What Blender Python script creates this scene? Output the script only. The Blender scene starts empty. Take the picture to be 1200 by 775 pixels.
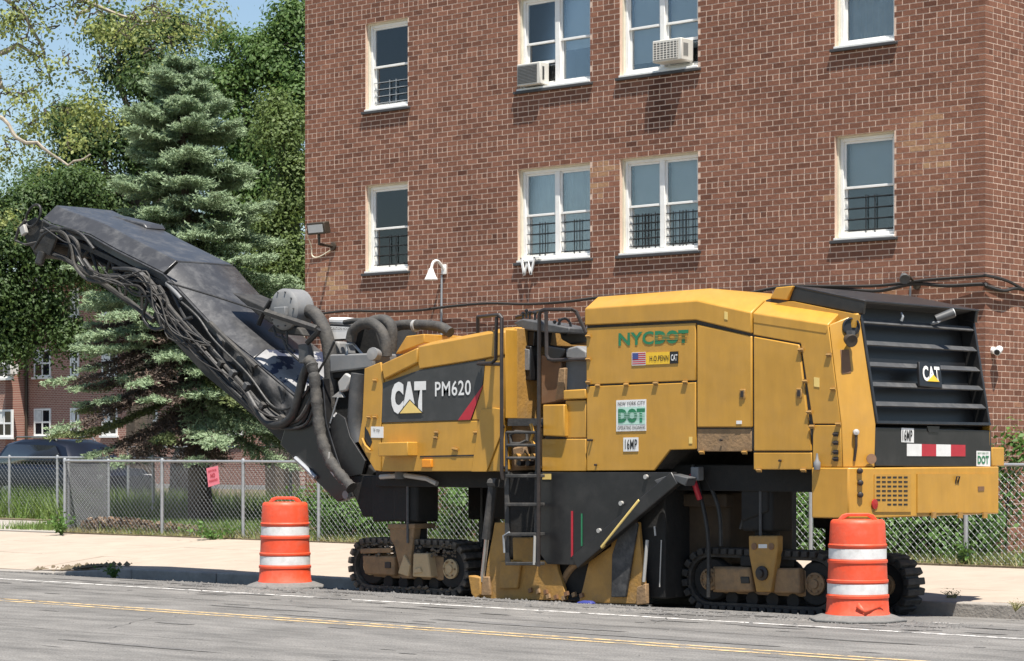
import bpy, bmesh, math, random
from mathutils import Vector, Matrix
sc = bpy.context.scene
COL = sc.collection
rad = math.radians
# ------------------------------------------------------------------ camera
CAM_H = 1.6; FPX = 2820.0; HOR = 529.0; ANG = rad(48.1)
FWD = Vector((-math.cos(ANG), math.sin(ANG), 0)); RGT = Vector((math.sin(ANG), math.cos(ANG), 0))
cd = bpy.data.cameras.new('camera'); cam = bpy.data.objects.new('camera', cd); COL.objects.link(cam)
cam.location = (0, 0, CAM_H); cam.rotation_euler = (rad(90), 0, rad(90) - ANG)
cd.sensor_width = 36; cd.lens = 36 * FPX / 1200; cd.shift_y = (HOR - 387.5) / 1200
cd.clip_start = .1; cd.clip_end = 5000
sc.camera = cam
# ------------------------------------------------------------------ world, sun, exposure
SUN_EL = rad(69); SUN_AZ = rad(57)                 # azimuth from -Y (street side) towards +X
to_sun = Vector((math.sin(SUN_AZ) * math.cos(SUN_EL), -math.cos(SUN_AZ) * math.cos(SUN_EL), math.sin(SUN_EL)))
w = bpy.data.worlds.new('World'); sc.world = w; w.use_nodes = True
nt = w.node_tree; bg = nt.nodes['Background']
sky = nt.nodes.new('ShaderNodeTexSky'); sky.sky_type = 'NISHITA'; sky.sun_disc = False
sky.sun_elevation = SUN_EL; sky.sun_rotation = math.atan2(to_sun.x, to_sun.y)
sky.air_density = 1.15; sky.dust_density = .3; sky.ozone_density = 2.0
nt.links.new(sky.outputs[0], bg.inputs[0]); bg.inputs[1].default_value = .072
sl = bpy.data.lights.new('sun', 'SUN'); sl.energy = 5.0; sl.angle = rad(.5); sl.color = (1, .95, .87)
so = bpy.data.objects.new('sun', sl); COL.objects.link(so); so.location = (0, 0, 30)
so.rotation_euler = to_sun.to_track_quat('Z', 'Y').to_euler()
sc.view_settings.view_transform = 'Standard'; sc.view_settings.look = 'None'
sc.view_settings.exposure = .92; sc.view_settings.gamma = 1; sc.view_settings.use_curve_mapping = False
sc.render.engine = 'CYCLES'
sc.cycles.max_bounces = 6; sc.cycles.transparent_max_bounces = 12
# ------------------------------------------------------------------ pixel directions of the photograph (1200 x 775) met with known planes
def ray(px, py): return FWD + RGT * ((px - 600) / FPX) + Vector((0, 0, -(py - HOR) / FPX))
C0 = Vector((0, 0, CAM_H))
def S(px, py, Y):
    d = ray(px, py); return C0 + d * (Y / d.y)
def RX(px, py, X):
    d = ray(px, py); return C0 + d * (X / d.x)
def PLN(px, py, P, N):
    d = ray(px, py); return C0 + d * ((Vector(P) - C0).dot(N) / d.dot(N))
def GZ(px, py, z):
    d = ray(px, py); return C0 + d * ((z - CAM_H) / d.z)
# ------------------------------------------------------------------ mesh builder
class MB:
    def __init__(s): s.v = []; s.f = []
    def add(s, vs, fs):
        o = len(s.v); s.v += [tuple(v) for v in vs]; s.f += [tuple(i + o for i in f) for f in fs]; return s
    def box(s, a, b):
        x0, y0, z0 = a; x1, y1, z1 = b
        return s.add([(x0,y0,z0),(x1,y0,z0),(x1,y1,z0),(x0,y1,z0),(x0,y0,z1),(x1,y0,z1),(x1,y1,z1),(x0,y1,z1)],
                     [(0,3,2,1),(4,5,6,7),(0,1,5,4),(1,2,6,5),(2,3,7,6),(3,0,4,7)])
    def obox(s, c, ax, ay, az):
        c, ax, ay, az = Vector(c), Vector(ax), Vector(ay), Vector(az)
        vs = [c + ax*i + ay*j + az*k for k in (-1,1) for (i,j) in ((-1,-1),(1,-1),(1,1),(-1,1))]
        return s.add(vs, [(0,3,2,1),(4,5,6,7),(0,1,5,4),(1,2,6,5),(2,3,7,6),(3,0,4,7)])
    def rings(s, rs, caps=True, closed=False):
        n = len(rs[0]); vs = [p for r in rs for p in r]; fs = []
        m = len(rs)
        for i in range(m if closed else m - 1):
            a, b = i * n, ((i + 1) % m) * n
            for k in range(n): fs.append((a + k, a + (k+1) % n, b + (k+1) % n, b + k))
        if caps and not closed: fs += [tuple(reversed(range(n))), tuple(range((m-1)*n, m*n))]
        return s.add(vs, fs)
    def prism(s, pts, vec):
        vec = Vector(vec); pts = [Vector(p) for p in pts]
        return s.rings([pts, [p + vec for p in pts]])
    def cyl(s, a, b, r0, r1=None, n=16, caps=True):
        a, b = Vector(a), Vector(b); r1 = r0 if r1 is None else r1
        z = (b - a).normalized(); x = z.orthogonal().normalized(); y = z.cross(x)
        cs = [(math.cos(2*math.pi*k/n), math.sin(2*math.pi*k/n)) for k in range(n)]
        return s.rings([[a + (x*c + y*t)*r0 for c, t in cs], [b + (x*c + y*t)*r1 for c, t in cs]], caps)
    def lathe(s, c, ax, prof, n=20):
        c = Vector(c); z = Vector(ax).normalized(); x = z.orthogonal().normalized(); y = z.cross(x)
        cs = [(math.cos(2*math.pi*k/n), math.sin(2*math.pi*k/n)) for k in range(n)]
        return s.rings([[c + z*h + (x*a + y*b)*max(r, .0005) for a, b in cs] for r, h in prof])
    def tube(s, pts, r, n=8, smooth=0):
        pts = [Vector(p) for p in pts]
        if smooth: pts = spline(pts, smooth)
        rs = r if isinstance(r, (list, tuple)) else [r] * len(pts)
        if len(rs) != len(pts): rs = [rs[min(len(rs)-1, int(i * len(rs) / len(pts)))] for i in range(len(pts))]
        out = []; x = None
        for i, p in enumerate(pts):
            d = (pts[min(i+1, len(pts)-1)] - pts[max(i-1, 0)]).normalized()
            x = d.orthogonal().normalized() if x is None else (x - d * x.dot(d)).normalized()
            y = d.cross(x)
            out.append([p + (x*math.cos(2*math.pi*k/n) + y*math.sin(2*math.pi*k/n)) * rs[i] for k in range(n)])
        return s.rings(out)
    def build(s, name, m, parent=None, bev=0, seg=2, flat=False, off=None):
        off = Vector(off) if off is not None else (root_loc(parent) if parent else Vector())
        me = bpy.data.meshes.new(name)
        me.from_pydata([(v[0]-off.x, v[1]-off.y, v[2]-off.z) for v in s.v], [], s.f); me.validate()
        if len(s.f) < 60000:
            bm = bmesh.new(); bm.from_mesh(me); bmesh.ops.recalc_face_normals(bm, faces=bm.faces); bm.to_mesh(me); bm.free()
        if not flat:
            me.shade_smooth(); me.set_sharp_from_angle(angle=rad(38))
        if m: me.materials.append(M[m])
        o = bpy.data.objects.new(name, me); COL.objects.link(o)
        if parent: o.parent = parent
        if bev:
            b = o.modifiers.new('bevel', 'BEVEL'); b.width = bev; b.segments = seg; b.limit_method = 'ANGLE'; b.angle_limit = rad(35)
            b.use_clamp_overlap = True; b.harden_normals = False
        return o
def root_loc(o):
    while o.parent: o = o.parent
    return o.location.copy()
def spline(pts, k):
    out = []; n = len(pts)
    for i in range(n - 1):
        a, b, c, d = pts[max(i-1,0)], pts[i], pts[i+1], pts[min(i+2,n-1)]
        for j in range(k):
            t = j / k
            out.append(.5 * ((2*b) + (c-a)*t + (2*a-5*b+4*c-d)*t*t + (3*b-a-3*c+d)*t**3))
    out.append(pts[-1]); return out
def tag(o, label=None, cat=None, group=None, kind=None):
    if label: o['label'] = label
    if cat: o['category'] = cat
    if group: o['group'] = group
    if kind: o['kind'] = kind
    return o
def empty(name, loc, label=None, cat=None, group=None):
    o = bpy.data.objects.new(name, None); COL.objects.link(o); o.location = loc; o.empty_display_size = .2
    return tag(o, label, cat, group)
def copy_tree(o, parent=None):
    c = o.copy(); COL.objects.link(c); c.parent = parent
    for ch in o.children: copy_tree(ch, c)
    return c
bpy.context.view_layer.update()
_font_cache = {}
def text_quad(s, q, m, parent, name='lettering', bold=.02, thick=.003):
    """lettering whose box fills the 3D quad q = (bottom-left, bottom-right, top-right, top-left), a real raised sheet"""
    cu = bpy.data.curves.new('t', 'FONT'); cu.body = s; cu.offset = bold; cu.resolution_u = 3
    cu.space_character = 1.06
    t = bpy.data.objects.new('t', cu); COL.objects.link(t)
    dg = bpy.context.evaluated_depsgraph_get(); dg.update()
    me = bpy.data.meshes.new_from_object(t.evaluated_get(dg)); bpy.data.objects.remove(t); bpy.data.curves.remove(cu)
    xs = [v.co.x for v in me.vertices]; ys = [v.co.y for v in me.vertices]
    x0, x1, y0, y1 = min(xs), max(xs), min(ys), max(ys)
    q = [Vector(p) for p in q]; off = root_loc(parent)
    n = (q[1]-q[0]).cross(q[3]-q[0]).normalized()
    for v in me.vertices:
        a = (v.co.x-x0)/(x1-x0); b = (v.co.y-y0)/(y1-y0)
        v.co = (q[0]*(1-a)+q[1]*a)*(1-b) + (q[3]*(1-a)+q[2]*a)*b + n*thick - off
    me.materials.clear(); me.materials.append(M[m])
    o = bpy.data.objects.new(name, me); COL.objects.link(o); o.parent = parent
    return o
def quadplate(q, m, parent, name, t=.004, lift=.001):
    q = [Vector(p) for p in q]; n = (q[1]-q[0]).cross(q[3]-q[0]).normalized()
    return MB().prism([p + n*lift for p in q], n*t).build(name, m, parent)
# ------------------------------------------------------------------ materials
M = {}
def mat(name, col, rough=.6, metal=0, var=.12, scale=6, dirt=None, dirt_amt=0, dirt_scale=3, bump=0, bscale=40, spec=.5, coords='Object', coat=0):
    m = bpy.data.materials.new(name); m.use_nodes = True; t = m.node_tree; N = t.nodes; Lk = t.links
    p = N['Principled BSDF']; p.inputs['Roughness'].default_value = rough; p.inputs['Metallic'].default_value = metal
    p.inputs['Specular IOR Level'].default_value = spec; p.inputs['Coat Weight'].default_value = coat
    tc = N.new('ShaderNodeTexCoord'); no = N.new('ShaderNodeTexNoise'); no.inputs['Scale'].default_value = scale; no.inputs['Detail'].default_value = 6
    no.inputs['Roughness'].default_value = .65
    Lk.new(tc.outputs[coords], no.inputs['Vector'])
    r = N.new('ShaderNodeValToRGB'); e = r.color_ramp.elements
    e[0].position = .3; e[1].position = .72
    e[0].color = tuple(c*(1-var) for c in col) + (1,); e[1].color = tuple(min(1, c*(1+var)) for c in col) + (1,)
    Lk.new(no.outputs['Fac'], r.inputs[0]); out = r.outputs[0]
    if dirt:
        n2 = N.new('ShaderNodeTexNoise'); n2.inputs['Scale'].default_value = dirt_scale; n2.inputs['Detail'].default_value = 9; n2.inputs['Roughness'].default_value = .72
        Lk.new(tc.outputs[coords], n2.inputs['Vector'])
        r2 = N.new('ShaderNodeValToRGB'); r2.color_ramp.elements[0].position = .46; r2.color_ramp.elements[1].position = .74
        r2.color_ramp.elements[1].color = (dirt_amt,)*3 + (1,); r2.color_ramp.elements[0].color = (dirt_amt*.08,)*3 + (1,)
        Lk.new(n2.outputs['Fac'], r2.inputs[0])
        mx = N.new('ShaderNodeMix'); mx.data_type = 'RGBA'; Lk.new(r2.outputs[0], mx.inputs[0]); Lk.new(out, mx.inputs[6]); mx.inputs[7].default_value = tuple(dirt) + (1,)
        out = mx.outputs[2]
        ro = N.new('ShaderNodeMapRange'); ro.inputs[3].default_value = rough; ro.inputs[4].default_value = min(1, rough + .35)
        Lk.new(r2.outputs[0], ro.inputs[0]); Lk.new(ro.outputs[0], p.inputs['Roughness'])
    Lk.new(out, p.inputs['Base Color'])
    if bump:
        nb = N.new('ShaderNodeTexNoise'); nb.inputs['Scale'].default_value = bscale; nb.inputs['Detail'].default_value = 5
        Lk.new(tc.outputs[coords], nb.inputs['Vector'])
        b = N.new('ShaderNodeBump'); b.inputs['Strength'].default_value = bump; b.inputs['Distance'].default_value = .02
        Lk.new(nb.outputs['Fac'], b.inputs['Height']); Lk.new(b.outputs[0], p.inputs['Normal'])
    M[name] = m; return m
dust = (.30, .25, .19)
mat('yellow', (.48, .25, .034), .36, 0, .06, 2.5, (.36, .22, .08), .3, 2.2, .04, 9, coat=.15)
mat('yellow_worn', (.36, .19, .04), .6, 0, .18, 5, (.22, .15, .08), .75, 4, .25, 30)
mat('yellow_dusty', (.27, .165, .08), .8, 0, .2, 6, (.12, .09, .065), .85, 5, .3, 30)
mat('frame_beige', (.50, .36, .20), .8, 0, .15, 6, (.2, .15, .1), .6, 6, .2, 30)
mat('black_paint', (.022, .022, .024), .42, 0, .25, 6, (.12, .105, .09), .35, 4, .06, 20)
mat('black_panel', (.013, .013, .014), .35, 0, .2, 4, (.10, .09, .08), .22, 3, .03, 14)
mat('black_dusty', (.030, .029, .028), .7, 0, .3, 7, (.17, .15, .13), .5, 4, .2, 30)
mat('shade_black', (.008, .0078, .0075), .8, 0, .3, 7, (.04, .034, .028), .45, 5, .2, 30)  # deep shade under the machine is put into this near-black colour
mat('rubber', (.020, .019, .018), .75, 0, .25, 12, (.12, .10, .08), .6, 9, .3, 60)
mat('hose_dusty', (.040, .038, .036), .75, 0, .3, 14, (.14, .125, .105), .6, 8, .3, 40)
mat('hose_dark', (.015, .0145, .0145), .5, 0, .3, 14, (.085, .078, .068), .5, 10, .2, 40)
mat('boom_cover', (.034, .034, .036), .30, 0, .2, 3, (.17, .168, .165), .42, 4.5, .08, 10)
mat('boom_steel', (.019, .0185, .018), .65, 0, .3, 8, (.09, .082, .072), .5, 7, .2, 30)
mat('tarp', (.03, .03, .031), .7, 0, .3, 5, (.17, .16, .15), .6, 5, .4, 14)
mat('grey_paint', (.17, .172, .175), .5, 0, .1, 6, (.3, .28, .25), .4, 5)
mat('grey_dark', (.05, .052, .055), .5, 0, .15, 6, (.2, .185, .17), .4, 5)
mat('rail_brown', (.022, .016, .014), .5, 0, .2, 10, (.09, .07, .06), .3, 8)
mat('chrome', (.45, .44, .42), .3, .9, .15, 8, dust, .4, 8)
mat('steel_light', (.42, .41, .39), .5, .2, .15, 8, dust, .5, 8)
mat('decal_white', (.72, .71, .69), .45, 0, .05, 8, (.4, .36, .3), .3, 6)
mat('decal_black', (.011, .011, .012), .4, 0, .1, 8)
mat('decal_charcoal', (.042, .042, .041), .45, 0, .12, 5, (.10, .095, .09), .3, 5)
mat('mud', (.17, .135, .10), .95, 0, .25, 9, (.10, .08, .06), .6, 8, .5, 40)
mat('rubber_muddy', (.045, .040, .034), .85, 0, .3, 12, (.20, .165, .125), .8, 11, .5, 50)
mat('decal_red', (.42, .02, .035), .4, 0, .08, 8)
mat('decal_green', (.02, .17, .075), .45, 0, .08, 8)
mat('decal_palegreen', (.42, .62, .52), .45, 0, .05, 8)
mat('decal_yellow', (.75, .46, .03), .45, 0, .05, 8)
mat('decal_blue', (.05, .07, .22), .45, 0, .05, 8)
mat('decal_gold', (.72, .52, .17), .45, 0, .05, 8)
mat('lamp_amber', (.70, .25, .02), .25, 0, .05, 8)
mat('lamp_clear', (.62, .62, .60), .15, 0, .05, 8)
mat('wall_brown', (.17, .085, .04), .6, 0, .15, 6, (.25, .18, .12), .4, 5)
mat('orange', (.70, .068, .020), .5, 0, .10, 9, (.45, .14, .09), .6, 5, .12, 20)
mat('band_white', (.70, .69, .67), .45, 0, .06, 9, (.36, .33, .31), .6, 7, .05, 30)
mat('rubber_base', (.13, .128, .122), .85, 0, .15, 15, (.24, .22, .2), .6, 10, .3, 60)
mat('alu_white', (.78, .77, .74), .4, 0, .04, 8, (.5, .47, .42), .3, 6)
mat('cream_trim', (.66, .61, .48), .6, 0, .08, 8, (.36, .31, .24), .4, 6)
mat('slate_sill', (.045, .045, .047), .6, 0, .2, 9)
mat('brown_shaded', (.055, .036, .020), .85, 0, .25, 6, (.03, .025, .02), .6, 5)  # darkened dusty yellow: underside shade put into the moldboard colour
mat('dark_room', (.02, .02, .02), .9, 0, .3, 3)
mat('blind', (.74, .76, .75), .8, 0, .06, 4)
mat('curtain', (.66, .66, .63), .85, 0, .15, 5)
mat('guard_black', (.02, .02, .02), .5)
mat('ac_beige', (.60, .58, .53), .6, 0, .06, 8, (.33, .3, .26), .4, 8)
mat('ac_grille', (.16, .16, .155), .6, 0, .1, 8)
mat('cable_black', (.025, .022, .02), .7)
mat('bronze', (.05, .038, .027), .5, .2, .15, 9)
mat('galv', (.36, .375, .39), .5, .5, .12, 14, (.25, .24, .22), .35, 12)
mat('galv_wire', (.21, .22, .23), .5, .4, .1, 30)
mat('pink_sheet', (.75, .20, .25), .6, 0, .06, 8)
mat('bark', (.075, .058, .045), .9, 0, .35, 9, (.16, .14, .12), .4, 8, .7, 22)
mat('bark_pale', (.36, .31, .24), .85, 0, .3, 6, (.15, .13, .10), .9, 5, .4, 20)
mat('car_navy', (.006, .008, .016), .3, 0, .05, 6)
mat('tyre', (.02, .02, .02), .8)
mat('car_glass', (.012, .014, .017), .05, 0, .02, 6)
mat('lens_red', (.35, .012, .015), .2)
mat('concrete', (.365, .30, .24), .85, 0, .10, 1.3, (.29, .235, .185), .6, 2.5, .18, 60)
mat('curb_stone', (.30, .275, .245), .9, 0, .2, 3, (.16, .145, .13), .6, 4, .4, 30)
mat('path_concrete', (.33, .30, .265), .9, 0, .1, 1.2, (.24, .22, .19), .5, 2, .2, 50)
mat('soil', (.13, .10, .065), .95, 0, .3, 2, (.20, .17, .09), .7, 1.3, .6, 18)
mat('far_ground', (.12, .125, .07), .95, 0, .3, .4)
mat('far_asphalt', (.10, .10, .098), .9, 0, .15, .6)
mat('roof_grey', (.12, .115, .11), .9)
def leafmat(name, cols, rough=.6, trans=.45):
    m = bpy.data.materials.new(name); m.use_nodes = True; t = m.node_tree; N = t.nodes; Lk = t.links
    p = N['Principled BSDF']; p.inputs['Roughness'].default_value = rough
    g = N.new('ShaderNodeNewGeometry'); r = N.new('ShaderNodeValToRGB'); e = r.color_ramp.elements
    while len(e) < len(cols): e.new(.5)
    for i, c in enumerate(cols): e[i].position = i / (len(cols)-1); e[i].color = tuple(c) + (1,)
    Lk.new(g.outputs['Random Per Island'], r.inputs[0]); Lk.new(r.outputs[0], p.inputs['Base Color'])
    tr = N.new('ShaderNodeBsdfTranslucent'); hs = N.new('ShaderNodeHueSaturation'); hs.inputs['Value'].default_value = 1.25; hs.inputs['Hue'].default_value = .485
    Lk.new(r.outputs[0], hs.inputs['Color']); Lk.new(hs.outputs[0], tr.inputs['Color'])
    mx = N.new('ShaderNodeMixShader'); mx.inputs[0].default_value = trans
    Lk.new(p.outputs[0], mx.inputs[1]); Lk.new(tr.outputs[0], mx.inputs[2]); Lk.new(mx.outputs[0], N['Material Output'].inputs[0])
    M[name] = m
leafmat('leaf_dark', [(.04,.08,.02),(.06,.11,.028),(.10,.16,.045),(.065,.12,.03)])
leafmat('leaf_mid', [(.06,.125,.028),(.09,.165,.038),(.14,.225,.06),(.08,.15,.036)])
leafmat('leaf_feather', [(.10,.15,.04),(.13,.19,.05),(.17,.23,.07)])
leafmat('leaf_plane', [(.15,.19,.05),(.24,.29,.08),(.34,.38,.13),(.18,.22,.07)])
leafmat('leaf_bush', [(.07,.14,.03),(.09,.19,.04),(.13,.24,.05),(.05,.11,.025)])
leafmat('needle', [(.18,.255,.15),(.25,.335,.20),(.33,.41,.26),(.22,.30,.16)], .9, .3)
leafmat('needle_yellow', [(.11,.145,.05),(.15,.18,.065),(.12,.16,.06)], .6, .2)
leafmat('twig_brown', [(.06,.045,.035),(.09,.065,.05),(.13,.085,.065)], .9, .05)
leafmat('grass_green', [(.09,.16,.03),(.13,.21,.045),(.19,.26,.07),(.11,.18,.04)], .6, .3)
leafmat('grass_dry', [(.26,.25,.10),(.32,.28,.14),(.20,.22,.07),(.38,.33,.19)], .7, .25)
leafmat('litter', [(.16,.10,.06),(.24,.16,.10),(.11,.075,.05),(.32,.25,.18)], .9, .1)
# brick: tone per brick, from a mesh attribute on the joined bricks and from a property on single bricks
def brickmat(name, dark, light, mortar_dust=.25):
    m = bpy.data.materials.new(name); m.use_nodes = True; t = m.node_tree; N = t.nodes; Lk = t.links
    p = N['Principled BSDF']; p.inputs['Roughness'].default_value = .9; p.inputs['Specular IOR Level'].default_value = .25
    a = N.new('ShaderNodeAttribute'); a.attribute_name = 'tone'; b = N.new('ShaderNodeAttribute'); b.attribute_type = 'OBJECT'; b.attribute_name = 'tone'
    ad = N.new('ShaderNodeMath'); ad.operation = 'ADD'; Lk.new(a.outputs['Fac'], ad.inputs[0]); Lk.new(b.outputs['Fac'], ad.inputs[1])
    ge = N.new('ShaderNodeNewGeometry')
    no = N.new('ShaderNodeTexNoise'); no.inputs['Scale'].default_value = 28; no.inputs['Detail'].default_value = 5; Lk.new(ge.outputs['Position'], no.inputs['Vector'])
    big = N.new('ShaderNodeTexNoise'); big.inputs['Scale'].default_value = .7; big.inputs['Detail'].default_value = 3; Lk.new(ge.outputs['Position'], big.inputs['Vector'])
    s1 = N.new('ShaderNodeMath'); s1.operation = 'MULTIPLY_ADD'; s1.inputs[1].default_value = .55; Lk.new(no.outputs['Fac'], s1.inputs[0]); Lk.new(ad.outputs[0], s1.inputs[2])
    s2 = N.new('ShaderNodeMath'); s2.operation = 'MULTIPLY_ADD'; s2.inputs[1].default_value = .45; Lk.new(big.outputs['Fac'], s2.inputs[0]); Lk.new(s1.outputs[0], s2.inputs[2])
    r = N.new('ShaderNodeValToRGB'); e = r.color_ramp.elements; e[0].position = .25; e[1].position = .76
    e[0].color = tuple(dark) + (1,); e[1].color = tuple(light) + (1,); e2 = e.new(1.0); e2.color = (.40, .25, .135, 1)
    sb = N.new('ShaderNodeMath'); sb.operation = 'MULTIPLY'; sb.inputs[1].default_value = .55; Lk.new(s2.outputs[0], sb.inputs[0]); Lk.new(sb.outputs[0], r.inputs[0])
    Lk.new(r.outputs[0], p.inputs['Base Color'])
    bp = N.new('ShaderNodeBump'); bp.inputs['Strength'].default_value = .35; bp.inputs['Distance'].default_value = .01; Lk.new(no.outputs['Fac'], bp.inputs['Height']); Lk.new(bp.outputs[0], p.inputs['Normal'])
    M[name] = m
brickmat('brick', (.088, .036, .023), (.255, .116, .074))
brickmat('brick_far', (.17, .075, .055), (.30, .15, .115))
mat('mortar', (.50, .36, .27), .95, 0, .12, 5, (.36, .26, .19), .5, 1.5, .3, 80, coords='Generated' if False else 'Object')
# asphalt
def asphalt():
    m = mat('asphalt', (.205, .196, .184), .9, 0, .12, .55, (.15, .143, .135), .7, .9, .0)
    t = m.node_tree; N = t.nodes; Lk = t.links; p = N['Principled BSDF']; p.inputs['Specular IOR Level'].default_value = .3
    tc = N.new('ShaderNodeTexCoord')
    src = p.inputs['Base Color'].links[0].from_socket
    # streaks along the street and fine aggregate
    mp = N.new('ShaderNodeMapping'); mp.inputs['Scale'].default_value = (.5, 1.6, 1); Lk.new(tc.outputs['Object'], mp.inputs[0])
    n1 = N.new('ShaderNodeTexNoise'); n1.inputs['Scale'].default_value = 1.6; n1.inputs['Detail'].default_value = 8; n1.inputs['Roughness'].default_value = .7; Lk.new(mp.outputs[0], n1.inputs['Vector'])
    r1 = N.new('ShaderNodeValToRGB'); r1.color_ramp.elements[0].position = .32; r1.color_ramp.elements[1].position = .7
    r1.color_ramp.elements[0].color = (.52,.52,.52,1); r1.color_ramp.elements[1].color = (1.12,1.11,1.1,1); Lk.new(n1.outputs['Fac'], r1.inputs[0])
    mu = N.new('ShaderNodeMix'); mu.data_type = 'RGBA'; mu.blend_type = 'MULTIPLY'; mu.inputs[0].default_value = 1; Lk.new(src, mu.inputs[6]); Lk.new(r1.outputs[0], mu.inputs[7])
    n2 = N.new('ShaderNodeTexNoise'); n2.inputs['Scale'].default_value = 55; n2.inputs['Detail'].default_value = 4; Lk.new(tc.outputs['Object'], n2.inputs['Vector'])
    r2 = N.new('ShaderNodeValToRGB'); r2.color_ramp.elements[0].position = .35; r2.color_ramp.elements[1].position = .65
    r2.color_ramp.elements[0].color = (.72,.72,.72,1); r2.color_ramp.elements[1].color = (1.2,1.2,1.2,1); Lk.new(n2.outputs['Fac'], r2.inputs[0])
    m2 = N.new('ShaderNodeMix'); m2.data_type = 'RGBA'; m2.blend_type = 'MULTIPLY'; m2.inputs[0].default_value = 1; Lk.new(mu.outputs[2], m2.inputs[6]); Lk.new(r2.outputs[0], m2.inputs[7])
    Lk.new(m2.outputs[2], p.inputs['Base Color'])
    bp = N.new('ShaderNodeBump'); bp.inputs['Strength'].default_value = .5; bp.inputs['Distance'].default_value = .02
    Lk.new(n2.outputs['Fac'], bp.inputs['Height']); Lk.new(bp.outputs[0], p.inputs['Normal'])
asphalt()
def paintmat(name, col, wear):
    m = mat(name, col, .8, 0, .1, 5)
    t = m.node_tree; N = t.nodes; Lk = t.links; p = N['Principled BSDF']
    tc = N.new('ShaderNodeTexCoord'); n = N.new('ShaderNodeTexNoise'); n.inputs['Scale'].default_value = 7; n.inputs['Detail'].default_value = 8; n.inputs['Roughness'].default_value = .75
    Lk.new(tc.outputs['Object'], n.inputs['Vector'])
    r = N.new('ShaderNodeValToRGB'); r.color_ramp.elements[0].position = wear; r.color_ramp.elements[1].position = wear + .14; Lk.new(n.outputs['Fac'], r.inputs[0])
    Lk.new(r.outputs[0], p.inputs['Alpha'])
paintmat('paint_white', (.60, .58, .55), .41)
paintmat('paint_yellow', (.56, .40, .20), .40)
# window glass: mirror-like at a slant, see-through to the room behind
def glass(name, tint, refl):
    m = bpy.data.materials.new(name); m.use_nodes = True; t = m.node_tree; N = t.nodes; Lk = t.links
    tr = N.new('ShaderNodeBsdfTransparent'); tr.inputs[0].default_value = tuple(tint) + (1,)
    gl = N.new('ShaderNodeBsdfGlossy'); gl.inputs['Roughness'].default_value = .03; gl.inputs[0].default_value = (.95, .97, 1, 1)
    fr = N.new('ShaderNodeFresnel'); fr.inputs[0].default_value = 1.5
    mm = N.new('ShaderNodeMath'); mm.operation = 'MULTIPLY_ADD'; mm.inputs[1].default_value = 1.1; mm.inputs[2].default_value = refl; Lk.new(fr.outputs[0], mm.inputs[0])
    mx = N.new('ShaderNodeMixShader'); Lk.new(mm.outputs[0], mx.inputs[0]); Lk.new(tr.outputs[0], mx.inputs[1]); Lk.new(gl.outputs[0], mx.inputs[2])
    Lk.new(mx.outputs[0], N['Material Output'].inputs[0]); M[name] = m
glass('pane_glass', (.84, .87, .88), .03)
# peeled paint on the lower conveyor cover: navy bare patches and pale scuffs
def peeled():
    m = mat('boom_peeled', (.20, .20, .205), .5, 0, .15, 3, (.38, .37, .36), .6, 3)
    t = m.node_tree; N = t.nodes; Lk = t.links; p = N['Principled BSDF']
    src = p.inputs['Base Color'].links[0].from_socket
    tc = N.new('ShaderNodeTexCoord'); n = N.new('ShaderNodeTexNoise'); n.inputs['Scale'].default_value = 2.3; n.inputs['Detail'].default_value = 9; n.inputs['Roughness'].default_value = .62; Lk.new(tc.outputs['Object'], n.inputs['Vector'])
    r = N.new('ShaderNodeValToRGB'); r.color_ramp.interpolation = 'CONSTANT'; e = r.color_ramp.elements
    e[0].position = 0; e[0].color = (0,0,0,1); e[1].position = .55; e[1].color = (1,1,1,1); Lk.new(n.outputs['Fac'], r.inputs[0])
    mx = N.new('ShaderNodeMix'); mx.data_type = 'RGBA'; Lk.new(r.outputs[0], mx.inputs[0]); Lk.new(src, mx.inputs[6]); mx.inputs[7].default_value = (.022, .028, .055, 1)
    Lk.new(mx.outputs[2], p.inputs['Base Color'])
peeled()
# ------------------------------------------------------------------ street: road, markings, kerb, sidewalk, lots
Y_CROWN, Y_CURB, Y_FENCE = 19.2, 21.8, 26.7
def lerp(a, b, t): return a + (b-a)*t
def gut(x): return lerp(-.12, -.22, min(1, max(0, (-12.5 - x)/13.5)))
def road_z(x, y): return 0 if y <= Y_CROWN else gut(x) * (y - Y_CROWN)/(Y_CURB - Y_CROWN)
X_DRIVE = -27.6
def walk_z(x, y):
    t = min(1, max(0, (y - Y_CURB)/(Y_FENCE - Y_CURB)))
    h = .15 - .12 * min(1, max(0, (X_DRIVE - x)/1.2)) * max(0, 1 - t*2.2)
    return lerp(gut(x) + h, .14, t)
YARD = .16
random.seed(4)
g = MB(); g.add([(-2500,-2500,-.6),(2500,-2500,-.6),(2500,2500,-.6),(-2500,2500,-.6)], [(0,1,2,3)])
tag(g.build('ground', 'far_ground'), kind='structure')
g = MB(); xs = [-300,-120,-60,-45] + [-40 + i for i in range(0, 61)] + [60, 200]; ys = [-8, 4, 9, 12, 15, 17, Y_CROWN, 20, 20.9, Y_CURB + .05]
g.add([(x, y, road_z(x, y)) for x in xs for y in ys], [(i*len(ys)+j, (i+1)*len(ys)+j, (i+1)*len(ys)+j+1, i*len(ys)+j+1) for i in range(len(xs)-1) for j in range(len(ys)-1)])
road = tag(g.build('road', 'asphalt'), kind='structure')
def strip(y0, y1, x0, x1, z, m, name):
    g = MB(); n = max(2, int((x1-x0)/2)); X = [lerp(x0, x1, i/n) for i in range(n+1)]
    g.add([(x, y, road_z(x, y) + z) for x in X for y in (y0, y1)], [(2*i, 2*i+2, 2*i+3, 2*i+1) for i in range(n)])
    return g.build(name, m, road)
strip(15.46, 15.54, -120, 40, .004, 'paint_yellow', 'lane_line'); strip(15.67, 15.75, -120, 40, .004, 'paint_yellow', 'lane_line')
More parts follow.
